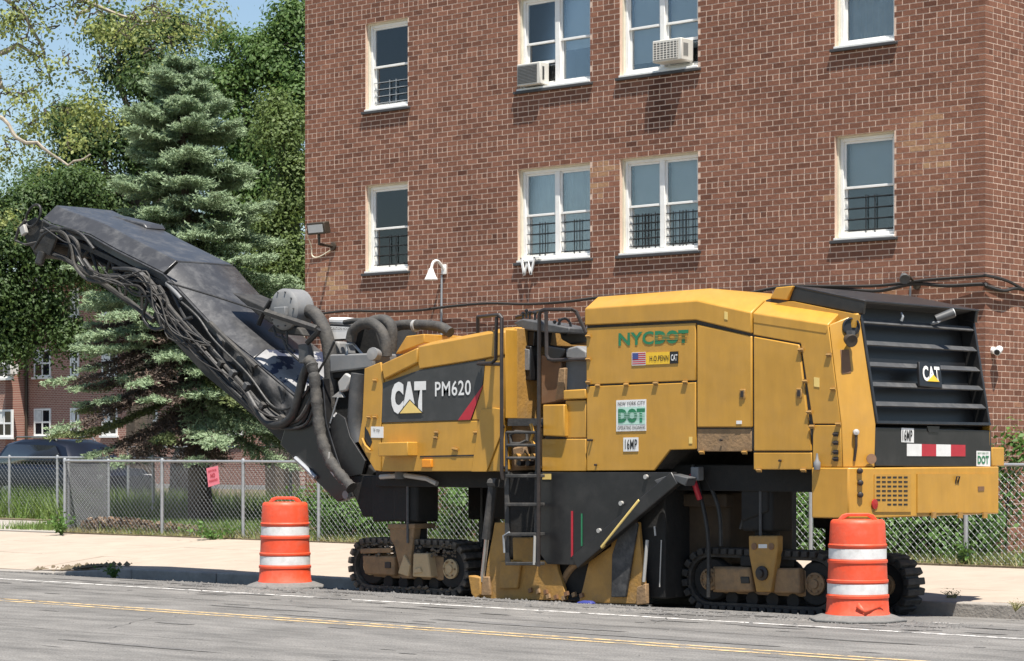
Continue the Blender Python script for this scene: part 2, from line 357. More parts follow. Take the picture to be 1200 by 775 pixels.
strip(18.10, 18.20, -26.35, 30, .004, 'paint_white', 'lane_line'); strip(18.10, 18.20, -80, -26.95, .004, 'paint_white', 'lane_line')
strip(19.45, 19.55, -12.2, -11.85, .004, 'paint_white', 'lane_line')
# milled, rougher dark patches left by the machine: thin ragged asphalt sheets
def ragged(cx, cy, rx, ry, z, m, name, seed):
    rnd = random.Random(seed); n = 40; g = MB()
    pts = []
    for k in range(n):
        a = 2*math.pi*k/n; q = 1 + rnd.uniform(-.18, .18); x, y = cx + rx*math.cos(a)*q, cy + ry*math.sin(a)*q
        pts.append((x, y, road_z(x, y) + z))
    g.add(pts + [(cx, cy, road_z(cx, cy) + z)], [(k, (k+1) % n, n) for k in range(n)]); return g.build(name, m, road)
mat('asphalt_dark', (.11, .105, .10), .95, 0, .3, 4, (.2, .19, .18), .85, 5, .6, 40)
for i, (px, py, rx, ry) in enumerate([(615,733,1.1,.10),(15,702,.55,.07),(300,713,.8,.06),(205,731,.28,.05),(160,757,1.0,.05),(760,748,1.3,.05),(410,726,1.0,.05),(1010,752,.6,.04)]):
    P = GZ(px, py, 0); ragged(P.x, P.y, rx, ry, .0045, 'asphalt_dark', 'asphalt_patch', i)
pr = random.Random(77)
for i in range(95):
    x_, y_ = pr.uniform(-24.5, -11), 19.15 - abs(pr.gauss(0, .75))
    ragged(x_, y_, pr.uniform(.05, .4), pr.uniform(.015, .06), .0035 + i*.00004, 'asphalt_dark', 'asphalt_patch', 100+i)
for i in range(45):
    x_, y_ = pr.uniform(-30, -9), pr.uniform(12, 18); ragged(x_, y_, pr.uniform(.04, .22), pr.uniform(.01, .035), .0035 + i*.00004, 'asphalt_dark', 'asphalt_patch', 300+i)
def crack(pts, w_, seed):
    rnd = random.Random(seed); q = []
    for a_, b_ in zip(pts[:-1], pts[1:]):
        n = max(2, int(math.hypot(b_[0]-a_[0], b_[1]-a_[1])/.15))
        q += [(lerp(a_[0], b_[0], k/n) + rnd.uniform(-.03,.03), lerp(a_[1], b_[1], k/n) + rnd.uniform(-.03,.03)) for k in range(n)]
    g = MB(); g.add([(x, y + s_*w_*rnd.uniform(.3,1), road_z(x, y) + .0075) for x, y in q for s_ in (-1,1)], [(2*i, 2*i+2, 2*i+3, 2*i+1) for i in range(len(q)-1)]); g.build('crack', 'asphalt_dark', road)
crack([(-34,17.05),(-28,16.95),(-22,17.1),(-16,17.0),(-9,17.05)], .012, 1); crack([(-24,15.2),(-22.5,14.1),(-21.8,12.9)], .010, 2); crack([(-18,14.9),(-17.2,13.7),(-17.5,12.6)], .012, 3); crack([(-27,19.0),(-26.2,17.2),(-25.8,15.9)], .010, 4); crack([(-14.5,18.6),(-13.9,17.4),(-14.2,16.0)], .011, 5); crack([(-20.5,13.6),(-17.5,13.3),(-14.8,13.5)], .009, 6)
# kerb stones
curb = tag(empty('curb', (-20, Y_CURB, 0)), kind='structure')
x = -52.0; 
while x < 10:
    L = 1.8; x1 = x + L - .012; g = MB()
    z = [(walk_z(q, Y_CURB) , road_z(q, Y_CURB) - .15) for q in (x, x1)]
    jit = random.uniform(-.008, .008)
    g.add([(x,Y_CURB+jit,z[0][1]),(x1,Y_CURB+jit,z[1][1]),(x1,Y_CURB+.16,z[1][1]),(x,Y_CURB+.16,z[0][1]),(x,Y_CURB+jit,z[0][0]),(x1,Y_CURB+jit,z[1][0]),(x1,Y_CURB+.16,z[1][0]+.004),(x,Y_CURB+.16,z[0][0]+.004)],
          [(0,3,2,1),(4,5,6,7),(0,1,5,4),(1,2,6,5),(2,3,7,6),(3,0,4,7)])
    g.build('curb_stone', 'curb_stone', curb, bev=.018); x += L
# sidewalk slabs
walk = tag(empty('sidewalk', (-20, 24, 0)), kind='structure')
rows = [Y_CURB + .165, 23.45, 25.05, Y_FENCE - .08]
x = -52.0
while x < 6:
    for j in range(3):
        y0, y1 = rows[j], rows[j+1] - .012; xa, xb = x, x + 1.5 - .012; dz = random.uniform(-.004, .004)
        top = [(q, y, walk_z(q, y) + dz) for (q, y) in ((xa,y0),(xb,y0),(xb,y1),(xa,y1))]
        g = MB(); g.rings([[(a,b,c-.12) for a,b,c in top], top]); g.build('slab', 'concrete', walk, bev=.006, seg=1)
    x += 1.5
g = MB(); xs2 = [-52 + 2*i for i in range(30)]
g.add([(q, y, walk_z(q, y) - .022) for q in xs2 for y in (rows[0] - .01, 23.45, 25.05, rows[3])], [(i*4+j, i*4+4+j, i*4+5+j, i*4+j+1) for i in range(len(xs2)-1) for j in range(3)])
g.build('joint_bed', 'curb_stone', walk)
# yard soil, path, parking lot behind
X_GATE = S(75, 600, Y_FENCE).x
g = MB(); g.box((X_GATE, Y_FENCE - .08, -.5), (30, 60, YARD)); tag(g.build('yard', 'soil'), kind='structure')
g = MB(); g.box((-90, Y_FENCE - .08, -.5), (X_GATE - .004, 30.6, YARD - .006)); tag(g.build('path', 'path_concrete'), kind='structure')
g = MB(); g.box((-90, 30.61, -.5), (X_GATE - .004, 60, YARD + .02)); tag(g.build('lawn', 'soil'), kind='structure')
g = MB(); g.box((-260, 60.1, -.5), (30, 200, YARD)); tag(g.build('parking_lot', 'far_asphalt'), kind='structure')

# weather streaks and slightly wavy sheet metal on the yellow paint
def weather(m):
    t = M[m].node_tree; N = t.nodes; Lk = t.links; p = N['Principled BSDF']; src = p.inputs['Base Color'].links[0].from_socket
    g_ = N.new('ShaderNodeNewGeometry'); mp = N.new('ShaderNodeMapping'); mp.inputs['Scale'].default_value = (4, 4, .7); Lk.new(g_.outputs['Position'], mp.inputs[0])
    n = N.new('ShaderNodeTexNoise'); n.inputs['Scale'].default_value = 1.6; n.inputs['Detail'].default_value = 9; n.inputs['Roughness'].default_value = .7; Lk.new(mp.outputs[0], n.inputs['Vector'])
    r = N.new('ShaderNodeValToRGB'); r.color_ramp.elements[0].position = .36; r.color_ramp.elements[0].color = (.92,.91,.90,1); r.color_ramp.elements[1].position = .62; r.color_ramp.elements[1].color = (1.04,1.03,1.0,1); Lk.new(n.outputs['Fac'], r.inputs[0])
    mu = N.new('ShaderNodeMix'); mu.data_type = 'RGBA'; mu.blend_type = 'MULTIPLY'; mu.inputs[0].default_value = 1; Lk.new(src, mu.inputs[6]); Lk.new(r.outputs[0], mu.inputs[7])
    # pale scratches and rub marks
    m2 = N.new('ShaderNodeMapping'); m2.inputs['Scale'].default_value = (1.2, 1.2, 9); m2.inputs['Rotation'].default_value = (0, .15, 0); Lk.new(g_.outputs['Position'], m2.inputs[0])
    n2 = N.new('ShaderNodeTexNoise'); n2.inputs['Scale'].default_value = 2.2; n2.inputs['Detail'].default_value = 10; n2.inputs['Roughness'].default_value = .8; Lk.new(m2.outputs[0], n2.inputs['Vector'])
    r2 = N.new('ShaderNodeValToRGB'); r2.color_ramp.elements[0].position = .66; r2.color_ramp.elements[1].position = .75; r2.color_ramp.elements[1].color = (.4,.4,.4,1); Lk.new(n2.outputs['Fac'], r2.inputs[0])
    mx = N.new('ShaderNodeMix'); mx.data_type = 'RGBA'; Lk.new(r2.outputs[0], mx.inputs[0]); Lk.new(mu.outputs[2], mx.inputs[6]); mx.inputs[7].default_value = (.45,.31,.14,1)
    Lk.new(mx.outputs[2], p.inputs['Base Color'])
    nb = N.new('ShaderNodeTexNoise'); nb.inputs['Scale'].default_value = 1.8; nb.inputs['Detail'].default_value = 2; Lk.new(g_.outputs['Position'], nb.inputs['Vector'])
    b = N.new('ShaderNodeBump'); b.inputs['Strength'].default_value = .25; b.inputs['Distance'].default_value = .06; Lk.new(nb.outputs['Fac'], b.inputs['Height']); Lk.new(b.outputs[0], p.inputs['Normal'])
weather('yellow')
# ------------------------------------------------------------------ brick apartment building
YW = 28.7; XC = -17.09; XL = -30.58; CH = .083; Z0 = 4.61 - 57*CH; NROW = 124; ZT = Z0 + NROW*CH; YBACK = 40.0
BL = .222; JT = .0155
bld = empty('apartment_building', ((XC+XL)/2, YW + 5, YARD), 'large red brick apartment building with white sash windows behind the milling machine', 'building')
WIN = []
for (zb, zt) in ((4.61, 4.61 + 18*CH), (4.61 + 33*CH, 4.61 + 51*CH)):
    WIN += [(-29.09, -28.09, zb, zt), (-25.63, -24.12, zb, zt), (-23.52, -22.01, zb, zt), (-19.55, -18.55, zb, zt)]
# a ground-floor row as well, hidden behind the machine
WIN += [(-25.63, -24.12, 4.61 - 33*CH, 4.61 - 15*CH), (-19.55, -18.55, 4.61 - 33*CH, 4.61 - 15*CH)]
mat('mortar_wall', (.62, .455, .355), .95, 0, .1, 4, (.49, .35, .265), .5, 1.2, .3, 80)
xs = sorted({XL, XC} | {a for w_ in WIN for a in w_[:2]}); zs = sorted({-.4, ZT} | {a for w_ in WIN for a in w_[2:]})
g = MB()
xs[-1] = XC - .0035
for i in range(len(xs)-1):
    # vertical runs of free cells become one box each
    run = None
    for j in range(len(zs)):
        free = j < len(zs)-1 and not any(a <= xs[i]+.01 < b and c <= zs[j]+.01 < d for a, b, c, d in WIN)
        if free and run is None: run = zs[j]
        if not free and run is not None: g.box((xs[i], YW+.0035, run), (xs[i+1], YW+.26, zs[j])); run = None
g.build('wall', 'mortar_wall', bld)
g = MB(); g.box((XC-.25, YW+.262, -.4), (XC-.0035, YBACK, ZT)); g.box((XL, YW+.262, -.4), (XL+.25, YBACK, ZT)); g.box((XL+.26, YBACK-.25, -.4), (XC-.26, YBACK, ZT))
g.build('wall', 'mortar_wall', bld)
MB().box((XL-.1, YW-.1, ZT), (XC+.1, YBACK+.1, ZT+.3)).build('roof', 'roof_grey', bld)
# bricks: (centre, size, tone)
random.seed(11); bricks = []
def cut(a, b, holes):
    seg = [(a, b)]
    for h0, h1 in holes:
        n = []
        for s0, s1 in seg:
            if h1 <= s0 or h0 >= s1: n.append((s0, s1)); continue
            if h0 > s0: n.append((s0, h0)); 
            if h1 < s1: n.append((h1, s1))
        seg = n
    return [q for q in seg if q[1]-q[0] > .035]
for r in range(NROW):
    z0 = Z0 + r*CH; head = r % 6 == 2; pitch = BL/2 if head else BL
    holes = [(a-.004, b+.004) for a, b, c, d in WIN if c - .01 < z0 + CH/2 < d]
    for face in (0, 1):
        even = (r + face) % 2 == 0
        if face == 0: lo, hi = XL, (XC if even else XC - .105)
        else: lo, hi = (YW if even else YW + .105), YW + 7.0
        c = lo + (0 if r % 2 == 0 else (-pitch/2 if face == 0 else 0))
        if face == 0:
            k = hi; first = True
            while k > lo + .03:
                wdt = (BL if (first and even) else pitch); a, b = max(lo, k - wdt + JT), k
                for s0, s1 in cut(a, b, holes):
                    tn = min(1, max(0, random.gauss(.5, .14)))
                    bricks.append(((s0+s1)/2, YW + .05 + random.uniform(-.0008, .0015), z0 + CH/2, s1-s0, .1, CH - JT, tn, 0))
                k -= wdt; first = False
        else:
            k = lo; first = True
            while k < hi:
                wdt = (BL if (first and even) else pitch); a, b = k, min(hi, k + wdt - JT)
                tn = min(1, max(0, random.gauss(.54, .14)))
                if b - a > .03: bricks.append((XC - .05 + random.uniform(-.0015, .0008), (a+b)/2, z0 + CH/2, .1, b-a, CH - JT, tn, 1))
                k += wdt; first = False
patches = [(S(px, py, YW), r_, amt) for px, py, r_, amt in ((655,35,.75,.6),(705,205,.55,.75),(1090,172,.7,.65),(384,335,.5,.75),(850,170,.6,.35),(1010,330,.8,.3),(560,250,.7,-.25),(800,150,1.0,-.2))]
sx0, sx1 = S(763,120,YW).x, S(782,120,YW).x
def weathered(b):
    t = b[6]
    for p, r_, amt in patches:
        d = math.hypot(b[0]-p.x, (b[2]-p.z)*1.2) if b[7] == 0 else 9
        if d < r_*1.3: t += .75*amt*max(0, 1 - (d/(r_*1.3))**2)
    if b[7] == 0 and sx0 < b[0] < sx1 and 6.0 < b[2] < 7.35: t -= .45*(1 - (7.35-b[2])/1.5)
    return b[:6] + (max(-.3, min(1.4, t)),) + b[7:]
bricks = [weathered(b) for b in bricks]
def bsize(b):
    v = Vector(b[:3]) - C0; D = v.dot(FWD); px = 600 + FPX*v.dot(RGT)/D; py = HOR - FPX*v.z/D
    if not (5 < px < 1195 and 3 < py < 318): return 0
    return (b[3] if b[7] == 0 else b[4]*.6) * (FPX/D)**2
bricks.sort(key=bsize, reverse=True)
ub = MB().box((-.5,-.5,-.5), (.5,.5,.5)).build('brick', 'brick', bld, flat=True, off=(0,0,0))
ubm = ub.data
for i, b in enumerate(bricks[:300]):
    o = ub if i == 0 else bpy.data.objects.new('brick', ubm)
    if i: COL.objects.link(o); o.parent = bld
    o.location = Vector(b[:3]) - bld.location; o.scale = b[3:6]; o['tone'] = b[6]
g = MB(); tones = []
for b in bricks[300:]:
    x, y, z, sx, sy, sz = b[:6]
    g.box((x-sx/2, y-sy/2, z-sz/2), (x+sx/2, y+sy/2, z+sz/2)); tones += [b[6]]*6
bo = g.build('brickwork', 'brick', bld, flat=True); bo['kind'] = 'stuff'
at = bo.data.attributes.new('tone', 'FLOAT', 'FACE'); at.data.foreach_set('value', tones)
# windows
def window(i, x0, x1, zb, zt, blind, guard, dbl, low='dark', lift=0):
    t = .028; yf = YW + .10
    g = MB()          # frame
    g.box((x0+t, yf, zb+.05), (x0+t+.05, yf+.10, zt-t)); g.box((x1-t-.05, yf, zb+.05), (x1-t, yf+.10, zt-t))
    g.box((x0+t+.05, yf, zt-t-.05), (x1-t-.05, yf+.10, zt-t)); g.box((x0+t+.05, yf, zb+.05), (x1-t-.05, yf+.10, zb+.095))
    xm = (x0+x1)/2
    if dbl: g.box((xm-.045, yf-.002, zb+.095), (xm+.045, yf+.10, zt-t-.05))
    fr = g.build('window', 'alu_white', bld, bev=.004, seg=1)
    g = MB(); g.box((x0+.002, YW+.06, zb+.05), (x0+t, yf+.1, zt-.001)); g.box((x1-t, YW+.06, zb+.05), (x1-.002, yf+.1, zt-.001)); g.box((x0+t, YW+.06, zt-t), (x1-t, yf+.1, zt-.001))
    g.build('trim', 'cream_trim', fr)
    g = MB(); g.prism([(x0-.004, YW-.03, zb+.002), (x0-.004, yf+.12, zb+.002), (x0-.004, yf+.12, zb+.05), (x0-.004, YW-.03, zb+.034)], (x1-x0+.008, 0, 0)); g.build('sill', 'alu_white', fr, bev=.004, seg=1)
    MB().box((x0-.06, YW-.055, zb-.045), (x1+.06, YW+.12, zb-.002)).build('stone_sill', 'slate_sill', fr, bev=.006, seg=1)
    units = [(x0+t+.05, xm-.045), (xm+.045, x1-t-.05)] if dbl else [(x0+t+.05, x1-t-.05)]
    z_lo, z_hi = zb+.095, zt-t-.05; zm = (z_lo+z_hi)/2
    for q, (a, b) in enumerate(units):
        for up in (1, 0):
            y = yf + (.028 if up else .062); c, d = (zm-.018, z_hi) if up else (z_lo, zm+.018)
            lo_lift = lift if (not up and q == 0 and lift) else 0
            c += lo_lift
            if not up: d = d + 0
            rw = .034; g = MB()
            g.box((a, y, c), (a+rw, y+.03, d)); g.box((b-rw, y, c), (b, y+.03, d)); g.box((a+rw, y, d-rw), (b-rw, y+.03, d)); g.box((a+rw, y, c), (b-rw, y+.03, c+rw))
            sa = g.build('sash', 'alu_white', fr, bev=.003, seg=1)
            MB().box((a+rw-.004, y+.012, c+rw-.004), (b-rw+.004, y+.018, d-rw+.004)).build('pane', 'pane_glass', fr)
        bl = blind[q % len(blind)]
        if bl > 0:
            g = MB(); zz = z_hi - bl*(z_hi - z_lo)
            n = 24 if low == 'curtain' else 1
            pts = [(lerp(a+.01, b-.01, k/n), yf+.15 + (.016*math.sin(k*1.9) if n > 1 else 0)) for k in range(n+1)]
            g.add([(x, y, z) for x, y in pts for z in (zz, z_hi)] + [(x, y+.004, z) for x, y in pts for z in (zz, z_hi)],
                  [(2*k, 2*k+2, 2*k+3, 2*k+1) for k in range(n)] + [(2*k+2*n+2, 2*k+2*n+3, 2*k+2*n+5, 2*k+2*n+4) for k in range(n)])
            g.build('curtain' if low == 'curtain' else 'blind', 'curtain' if low == 'curtain' else 'blind', fr)
        if guard:
            gm = 'guard_black' if guard < 3 else 'galv'; top = lerp(z_lo, zm, .78 if guard != 3 else .6); ng = 5 if guard == 2 else 4
            g = MB()
            for k in range(ng): zz = lerp(z_lo+.05, top, k/(ng-1)); g.box((a+.002, yf+.032, zz-.006), (b-.002, yf+.044, zz+.006))
            for fx in ((.42, .6) if guard != 2 else (.2, .4, .5, .6, .8)): xx = lerp(a, b, fx); g.box((xx-.006, yf+.044, z_lo), (xx+.006, yf+.054, top+.03))
            g.build('guard', gm, fr)
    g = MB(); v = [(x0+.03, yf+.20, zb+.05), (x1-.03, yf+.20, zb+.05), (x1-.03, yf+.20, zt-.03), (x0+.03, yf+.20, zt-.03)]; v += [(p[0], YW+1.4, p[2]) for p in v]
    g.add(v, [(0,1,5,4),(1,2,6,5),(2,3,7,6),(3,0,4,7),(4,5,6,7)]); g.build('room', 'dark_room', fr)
    return fr
wopt = [((.80,), 1, 0, '', 0), ((1.0, 1.0), 1, 1, 'curtain', 0), ((.50, .92), 2, 1, '', 0), ((.50,), 1, 0, '', 0),
        ((.62,), 3, 0, '', 0), ((.7, .62), 0, 1, '', 0), ((.9, .8), 0, 1, '', 0), ((1.0,), 0, 0, 'curtain', 0), ((.8, .8), 0, 1, '', 0), ((.8,), 0, 0, '', 0)]
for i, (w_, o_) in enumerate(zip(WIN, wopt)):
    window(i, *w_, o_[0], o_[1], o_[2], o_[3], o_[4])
# air conditioners resting in the upper windows
def aircon(x0, x1, z0, z1, out, label, grid):
    y1 = YW + .10; y0 = YW - out
    r = empty('air_conditioner', ((x0+x1)/2, (y0+y1)/2, z0), label, 'air conditioner', 'air conditioners in the upstairs windows')
    MB().box((x0, y0, z0), (x1, y1, z1)).build('casing', 'ac_beige', r, bev=.012)
    gr = MB().box((x0+.02, y0-.006, z0+.03), (x1-.06, y0-.001, z1-.03)).build('grille', 'ac_grille', r)
    n = 7
    for k in range(n+1):
        if grid: zz = lerp(z0+.04, z1-.04, k/n); MB().box((x0+.02, y0-.014, zz-.006), (x1-.06, y0-.0065, zz+.006)).build('fin', 'ac_beige', r)
    if grid:
        for k in range(n+1): xx = lerp(x0+.03, x1-.07, k/n); MB().box((xx-.006, y0-.0205, z0+.03), (xx+.006, y0-.0145, z1-.03)).build('fin', 'ac_beige', r)
    else:
        for k in range(12): zz = lerp(z0+.05, z1-.05, k/11); MB().box((x0+.02, y0-.014, zz-.004), (x1-.06, y0-.0065, zz+.003)).build('fin', 'ac_grille', r)
    for k in range(6): yy = lerp(y0+.06, y0+out*.8, k/5); MB().box((x1+.001, yy-.006, z0+.07), (x1+.005, yy+.006, z1-.07)).build('vent', 'ac_grille', r)
    MB().box((x0-.02, YW+.115, z1), (x1+.1, YW+.125, z1+.045)).build('top_rail', 'alu_white', r)
    return r
zr = 4.61 + 33*CH
aircon(-25.54, -25.05, zr+.062, zr+.41, .12, 'boxy window air conditioner with a plain grey rear in the upstairs double window', 0)
aircon(-22.72, -22.17, zr+.12, zr+.45, .20, 'white window air conditioner with a grid grille, jutting out above a dark wall stain', 1)
# dark run-off stain would be wear; bracket under that unit
# floodlight on the wall with bracket, arm and loop of cable
def wall_pt(px, py, out=0): return S(px, py, YW - out)
fl = empty('floodlight', wall_pt(388, 290), 'bronze rectangular floodlight on a wall bracket at the building corner by the trees', 'floodlight')
P = wall_pt(391, 289); MB().lathe(P + Vector((0,.002,0)), (0,-1,0), [(.0,0),(.07,0),(.07,.03),(.03,.05),(0,.05)], 14).build('wall_plate', 'bronze', fl)
h = P + Vector((0, -.34, .02)); MB().tube([P + Vector((0,-.04,0)), h, h + Vector((0,-.01,.19))], .028, 8).build('arm', 'bronze', fl)
c = h + Vector((0, -.02, .27)); ax = Vector((.22,0,0)); up = Vector((0,-.02,.10)); dp = Vector((0,-.07,-.014))
MB().obox(c, ax, dp, up).build('housing', 'bronze', fl, bev=.015)
MB().obox(c + dp*1.04, ax*.82, dp*.03, up*.66).build('lens', 'lamp_clear', fl)
MB().tube([c + ax*-.9, c + Vector((-.42,.1,-.02)), c + Vector((-.50,.3,-.25)), wall_pt(366, 300, .02), wall_pt(374, 301, .01), P + Vector((-.05,-.02,-.06))], .011, 6, 6).build('cable', 'cream_trim', fl)
# white gooseneck lamp
gl = empty('gooseneck_lamp', wall_pt(521, 316), 'white gooseneck wall lamp with bell shade beside a single window', 'wall lamp')
P = wall_pt(521, 316); MB().box(P + Vector((-.05,-.03,-.08)), P + Vector((.05,.002,.08))).build('wall_plate', 'alu_white', gl, bev=.008)
e_ = P + Vector((-.02, -.30, -.02))
MB().tube([P + Vector((0,-.02,.0)), P + Vector((0,-.08,.07)), P + Vector((0,-.17,.13)), P + Vector((-.01,-.26,.10)), e_], .024, 8, 5).build('neck', 'alu_white', gl)
MB().lathe(e_ + Vector((0,0,-.17)), (0,0,1), [(.105,0),(.11,.012),(.085,.06),(.055,.13),(.035,.19),(0,.20)], 18).build('shade', 'alu_white', gl)
cp = wall_pt(509, 335); MB().tube([P + Vector((-.045,-.02,-.09)), P + Vector((-.05,-.02,-.6)), P + Vector((-.05,-.02,-1.5))], .018, 6).build('conduit', 'galv', gl)
# small dark wall light near the right corner, behind the machine
sp = empty('wall_spotlight', wall_pt(1071, 330), 'small dark spotlight on a bent arm on the brick wall near the corner', 'wall lamp')
P = wall_pt(1075, 333); MB().tube([P + Vector((0,0,-.02)), P + Vector((-.02,-.18,.10)), P + Vector((-.05,-.33,.10))], .018, 6).build('arm', 'bronze', sp)
MB().lathe(P + Vector((-.03,-.30,.10)), (.5,-.6,-.35), [(0,0),(.05,.01),(.075,.14),(.07,.15),(0,.13)], 12).build('head', 'grey_dark', sp)
MB().tube([P + Vector((-.1,-.02,0)), P + Vector((-.1,-.02,-1.2))], .014, 6).build('conduit', 'galv', sp)
MB().lathe(P + Vector((0,.002,-.02)), (0,-1,0), [(0,0),(.06,0),(.06,.025),(0,.03)], 12).build('wall_plate', 'bronze', sp)
# cables strung along the wall
random.seed(8)
def wall_cable(pts, r, label):
    o = MB().tube(pts, r, 6, 5).build('wall_cable', 'cable_black'); return tag(o, label, 'cable')
z_c = 3.96
pts = [Vector((lerp(XL+.3, XC-.02, k/16), YW - .06 - .03*(k % 2), z_c + .03*math.sin(k*1.7) - (.06 if k in (9, 10, 11) else 0))) for k in range(17)]
wall_cable(pts + [Vector((XC+.04, YW-.05, z_c+.03)), Vector((XC+.06, YW+.5, z_c-.02)), Vector((XC+.05, YW+1.6, z_c-.22)), Vector((XC+.05, YW+3.2, z_c-.1))], .022, 'thick black cable strung along the brick wall and round its corner')
pts = [Vector((lerp(-21.5, XC, k/8), YW - .06 - .02*(k % 2), z_c - .07 + .04*math.sin(k*2.3))) for k in range(9)]
wall_cable(pts + [Vector((XC+.05, YW-.04, z_c-.12)), Vector((XC+.07, YW+.35, z_c-.16)), Vector((XC+.05, YW+.9, z_c-.11)), Vector((XC+.06, YW+2.2, z_c-.3))], .026, 'drooping black cable round the building corner below the thick one')
# white letter W hung below a window sill
A = [(-.165,.13),(-.10,-.13),(-.03,.07),(.04,-.13),(.12,.13)]
P = S(620, 312, YW-.075); g = MB()
for (a, b) in zip(A[:-1], A[1:]):
    d = Vector((b[0]-a[0], 0, b[1]-a[1])); n_ = Vector((-d.z, 0, d.x)).normalized()*.018
    g.obox(P + Vector(((a[0]+b[0])/2, .0, (a[1]+b[1])/2)), d*.53, (0,.012,0), n_)
g.box(P + Vector((.10,-.012,.115)), P + Vector((.22,.05,.14)))
g.box(P + Vector((-.18,-.012,.118)), P + Vector((-.15,.075,.142)))
tag(g.build('letter_w', 'alu_white'), 'white letter W hung on the sill of a double window', 'letter')
# security camera on the right-hand wall face
P = RX(1163, 411, XC); g_ = empty('security_camera', P, 'small white security camera on the brick wall beside the machine grille', 'camera')
MB().cyl(P + Vector((-.002,0,0)), P + Vector((.03,0,0)), .05, None, 12).build('base', 'alu_white', g_)
MB().tube([P + Vector((.02,0,0)), P + Vector((.09,0,.0))], .018, 6).build('arm', 'alu_white', g_)
MB().cyl(P + Vector((.07,.07,.02)), P + Vector((.13,-.10,-.03)), .05, None, 14).build('housing', 'alu_white', g_, bev=.006)
MB().cyl(P + Vector((.131,-.101,-.031)), P + Vector((.135,-.11,-.034)), .036, None, 14).build('lens', 'decal_black', g_)
# ------------------------------------------------------------------ road milling machine
YB, YF = 19.6, 19.66; CHF = .26
_e0, _e1 = S(1007,369.5,YB+CHF), S(1026.5,497,YB+CHF); _n = (_e0-_e1).cross(Vector((0,1,0))).normalized()
YE = PLN(1161, 503, _e1, _n).y + CHF + .004; YM = (YB + YE)/2
mm = empty('milling_machine', (-16.4, YM, road_z(-16.4, YM)), 'large yellow and black road milling machine with raised conveyor parked along the curb', 'milling machine')
def mir(p): return Vector((p[0], 2*YM - p[1], p[2]))
def pS(pts, Y, d, name, m, parent=None, bev=.008, seg=2):
    return MB().prism([S(x, y, Y) for x, y in pts], (0, d, 0)).build(name, m, parent or mm, bev=bev, seg=seg)
def quad(x0, yt0, x1, yt1, yb1, yb0, Y): return [S(x0, yb0, Y), S(x1, yb1, Y), S(x1, yt1, Y), S(x0, yt0, Y)]
def hinge(px, py, Y, parent, m='yellow_worn'):
    P = S(px, py, Y); g = MB(); g.box(P + Vector((-.026,-.012,-.022)), P + Vector((.026,.004,.02))); g.cyl(P + Vector((-.03,-.014,.0)), P + Vector((.03,-.014,.0)), .011, None, 8)
    return g.build('hinge', m, parent)
def latch(px, py, Y, parent):
    P = S(px, py, Y); g = MB(); g.box(P + Vector((-.035,-.012,-.05)), P + Vector((.035,.004,.05))); o = g.build('latch', 'yellow_worn', parent, bev=.006)
    MB().box(P + Vector((-.018,-.02,-.032)), P + Vector((.02,-.0125,.032))).build('latch', 'rail_brown', parent, bev=.004); return o
# --- dark core and yellow panels of the engine module
pS([(688,374),(818,364),(881,379),(966,392),(983,497),(983,546),(952,547),(883,547),(883,526),(786,526),(767,550),(638,550),(638,514),(664,482),(690,470)], YB+.022, YE-YB-.044, 'body_core', 'black_dusty', bev=0)
def lid(pts, top, name, rise, inset, prw):
    q = [S(x, y, YB) for x, y in pts]; rs = []
    for Y, k in ((YB - prw, 0), (YB + inset, 1), (YE - inset, 1), (YE + prw, 0)):
        rs.append([Vector((p.x, Y, p.z + (rise if (i in top and k) else 0))) for i, p in enumerate(q)])
    return MB().rings(rs).build(name, 'yellow', mm, bev=.012)
hood = lid([(686,381.5),(816,375.2),(881.3,391),(881.3,366.5),(818,352.5),(686,362)], (3,4,5), 'engine_hood', .135, .2, .014)
lid([(882.5,379),(969,392),(971,380.5),(882.5,367)], (2,3), 'rear_hood', .125, .19, .004)
p1 = pS([(687,384.5),(815,378.5),(815,446),(687,451)], YB, .03, 'side_panel', 'yellow')
p2 = pS([(687.5,453),(815,448.2),(815,526.5),(785,527.5),(766.5,551.5),(687.5,552)], YB, .03, 'side_panel', 'yellow')
p3 = pS([(635,514.5),(686.5,514.5),(686.5,552.3),(635,552.5)], YB, .03, 'side_panel', 'yellow')
pS([(662.5,469.5),(686.5,469),(686.5,513),(662.5,513.5)], YB+.01, .03, 'side_panel', 'yellow')
bx1 = pS([(636,474.5),(661,474),(661.5,512),(636,511)], YB-.05, .10, 'control_box', 'yellow', bev=.012)
pS([(660,457.5),(686,456),(686,467.5),(660,468.5)], YB-.02, .14, 'step_cover', 'yellow', bev=.012)
d1 = pS([(816.6,380.2),(880.7,394.2),(880.7,501),(816.6,501)], YB-.004, .034, 'access_door', 'yellow', bev=.012)
pS([(817,502.6),(880.4,502.6),(880.4,529.3),(817,529.3)], YB+.012, .03, 'lower_panel', 'yellow_dusty')
d2 = pS([(883,394.4),(936.5,404),(950.5,528.8),(883,528.8)], YB-.004, .034, 'access_door', 'yellow', bev=.012)
pS([(883,530.6),(951,530.6),(951.5,550.5),(883,550.5)], YB, .03, 'lower_panel', 'yellow')
p4 = pS([(882.6,368),(970.6,381.5),(985,497),(952.6,497),(938.2,402.5),(882.6,392.5)], YB, .03, 'side_panel', 'yellow')
p5 = pS([(952.6,498.4),(985.2,498.4),(986.5,547.6),(953,547.6),(952.2,529)], YB, .03, 'side_panel', 'yellow')
for (px, py) in ((701,452),(734.5,450.8),(769,449.4),(803.5,448)): hinge(px, py, YB, p1)
for (px, py) in ((690,394),(690,421),(690,448)): hinge(px, py, YB, p1).scale = (1,1,1)
for (px, py) in ((823,530),(873,530)): hinge(px, py, YB, p2)
for (px, py) in ((890,551),(942,551)): hinge(px, py, YB, d2)
for (px, py) in ((939,410),(944,447),(949,483),(952,500)): hinge(px, py, YB-.004, d2)
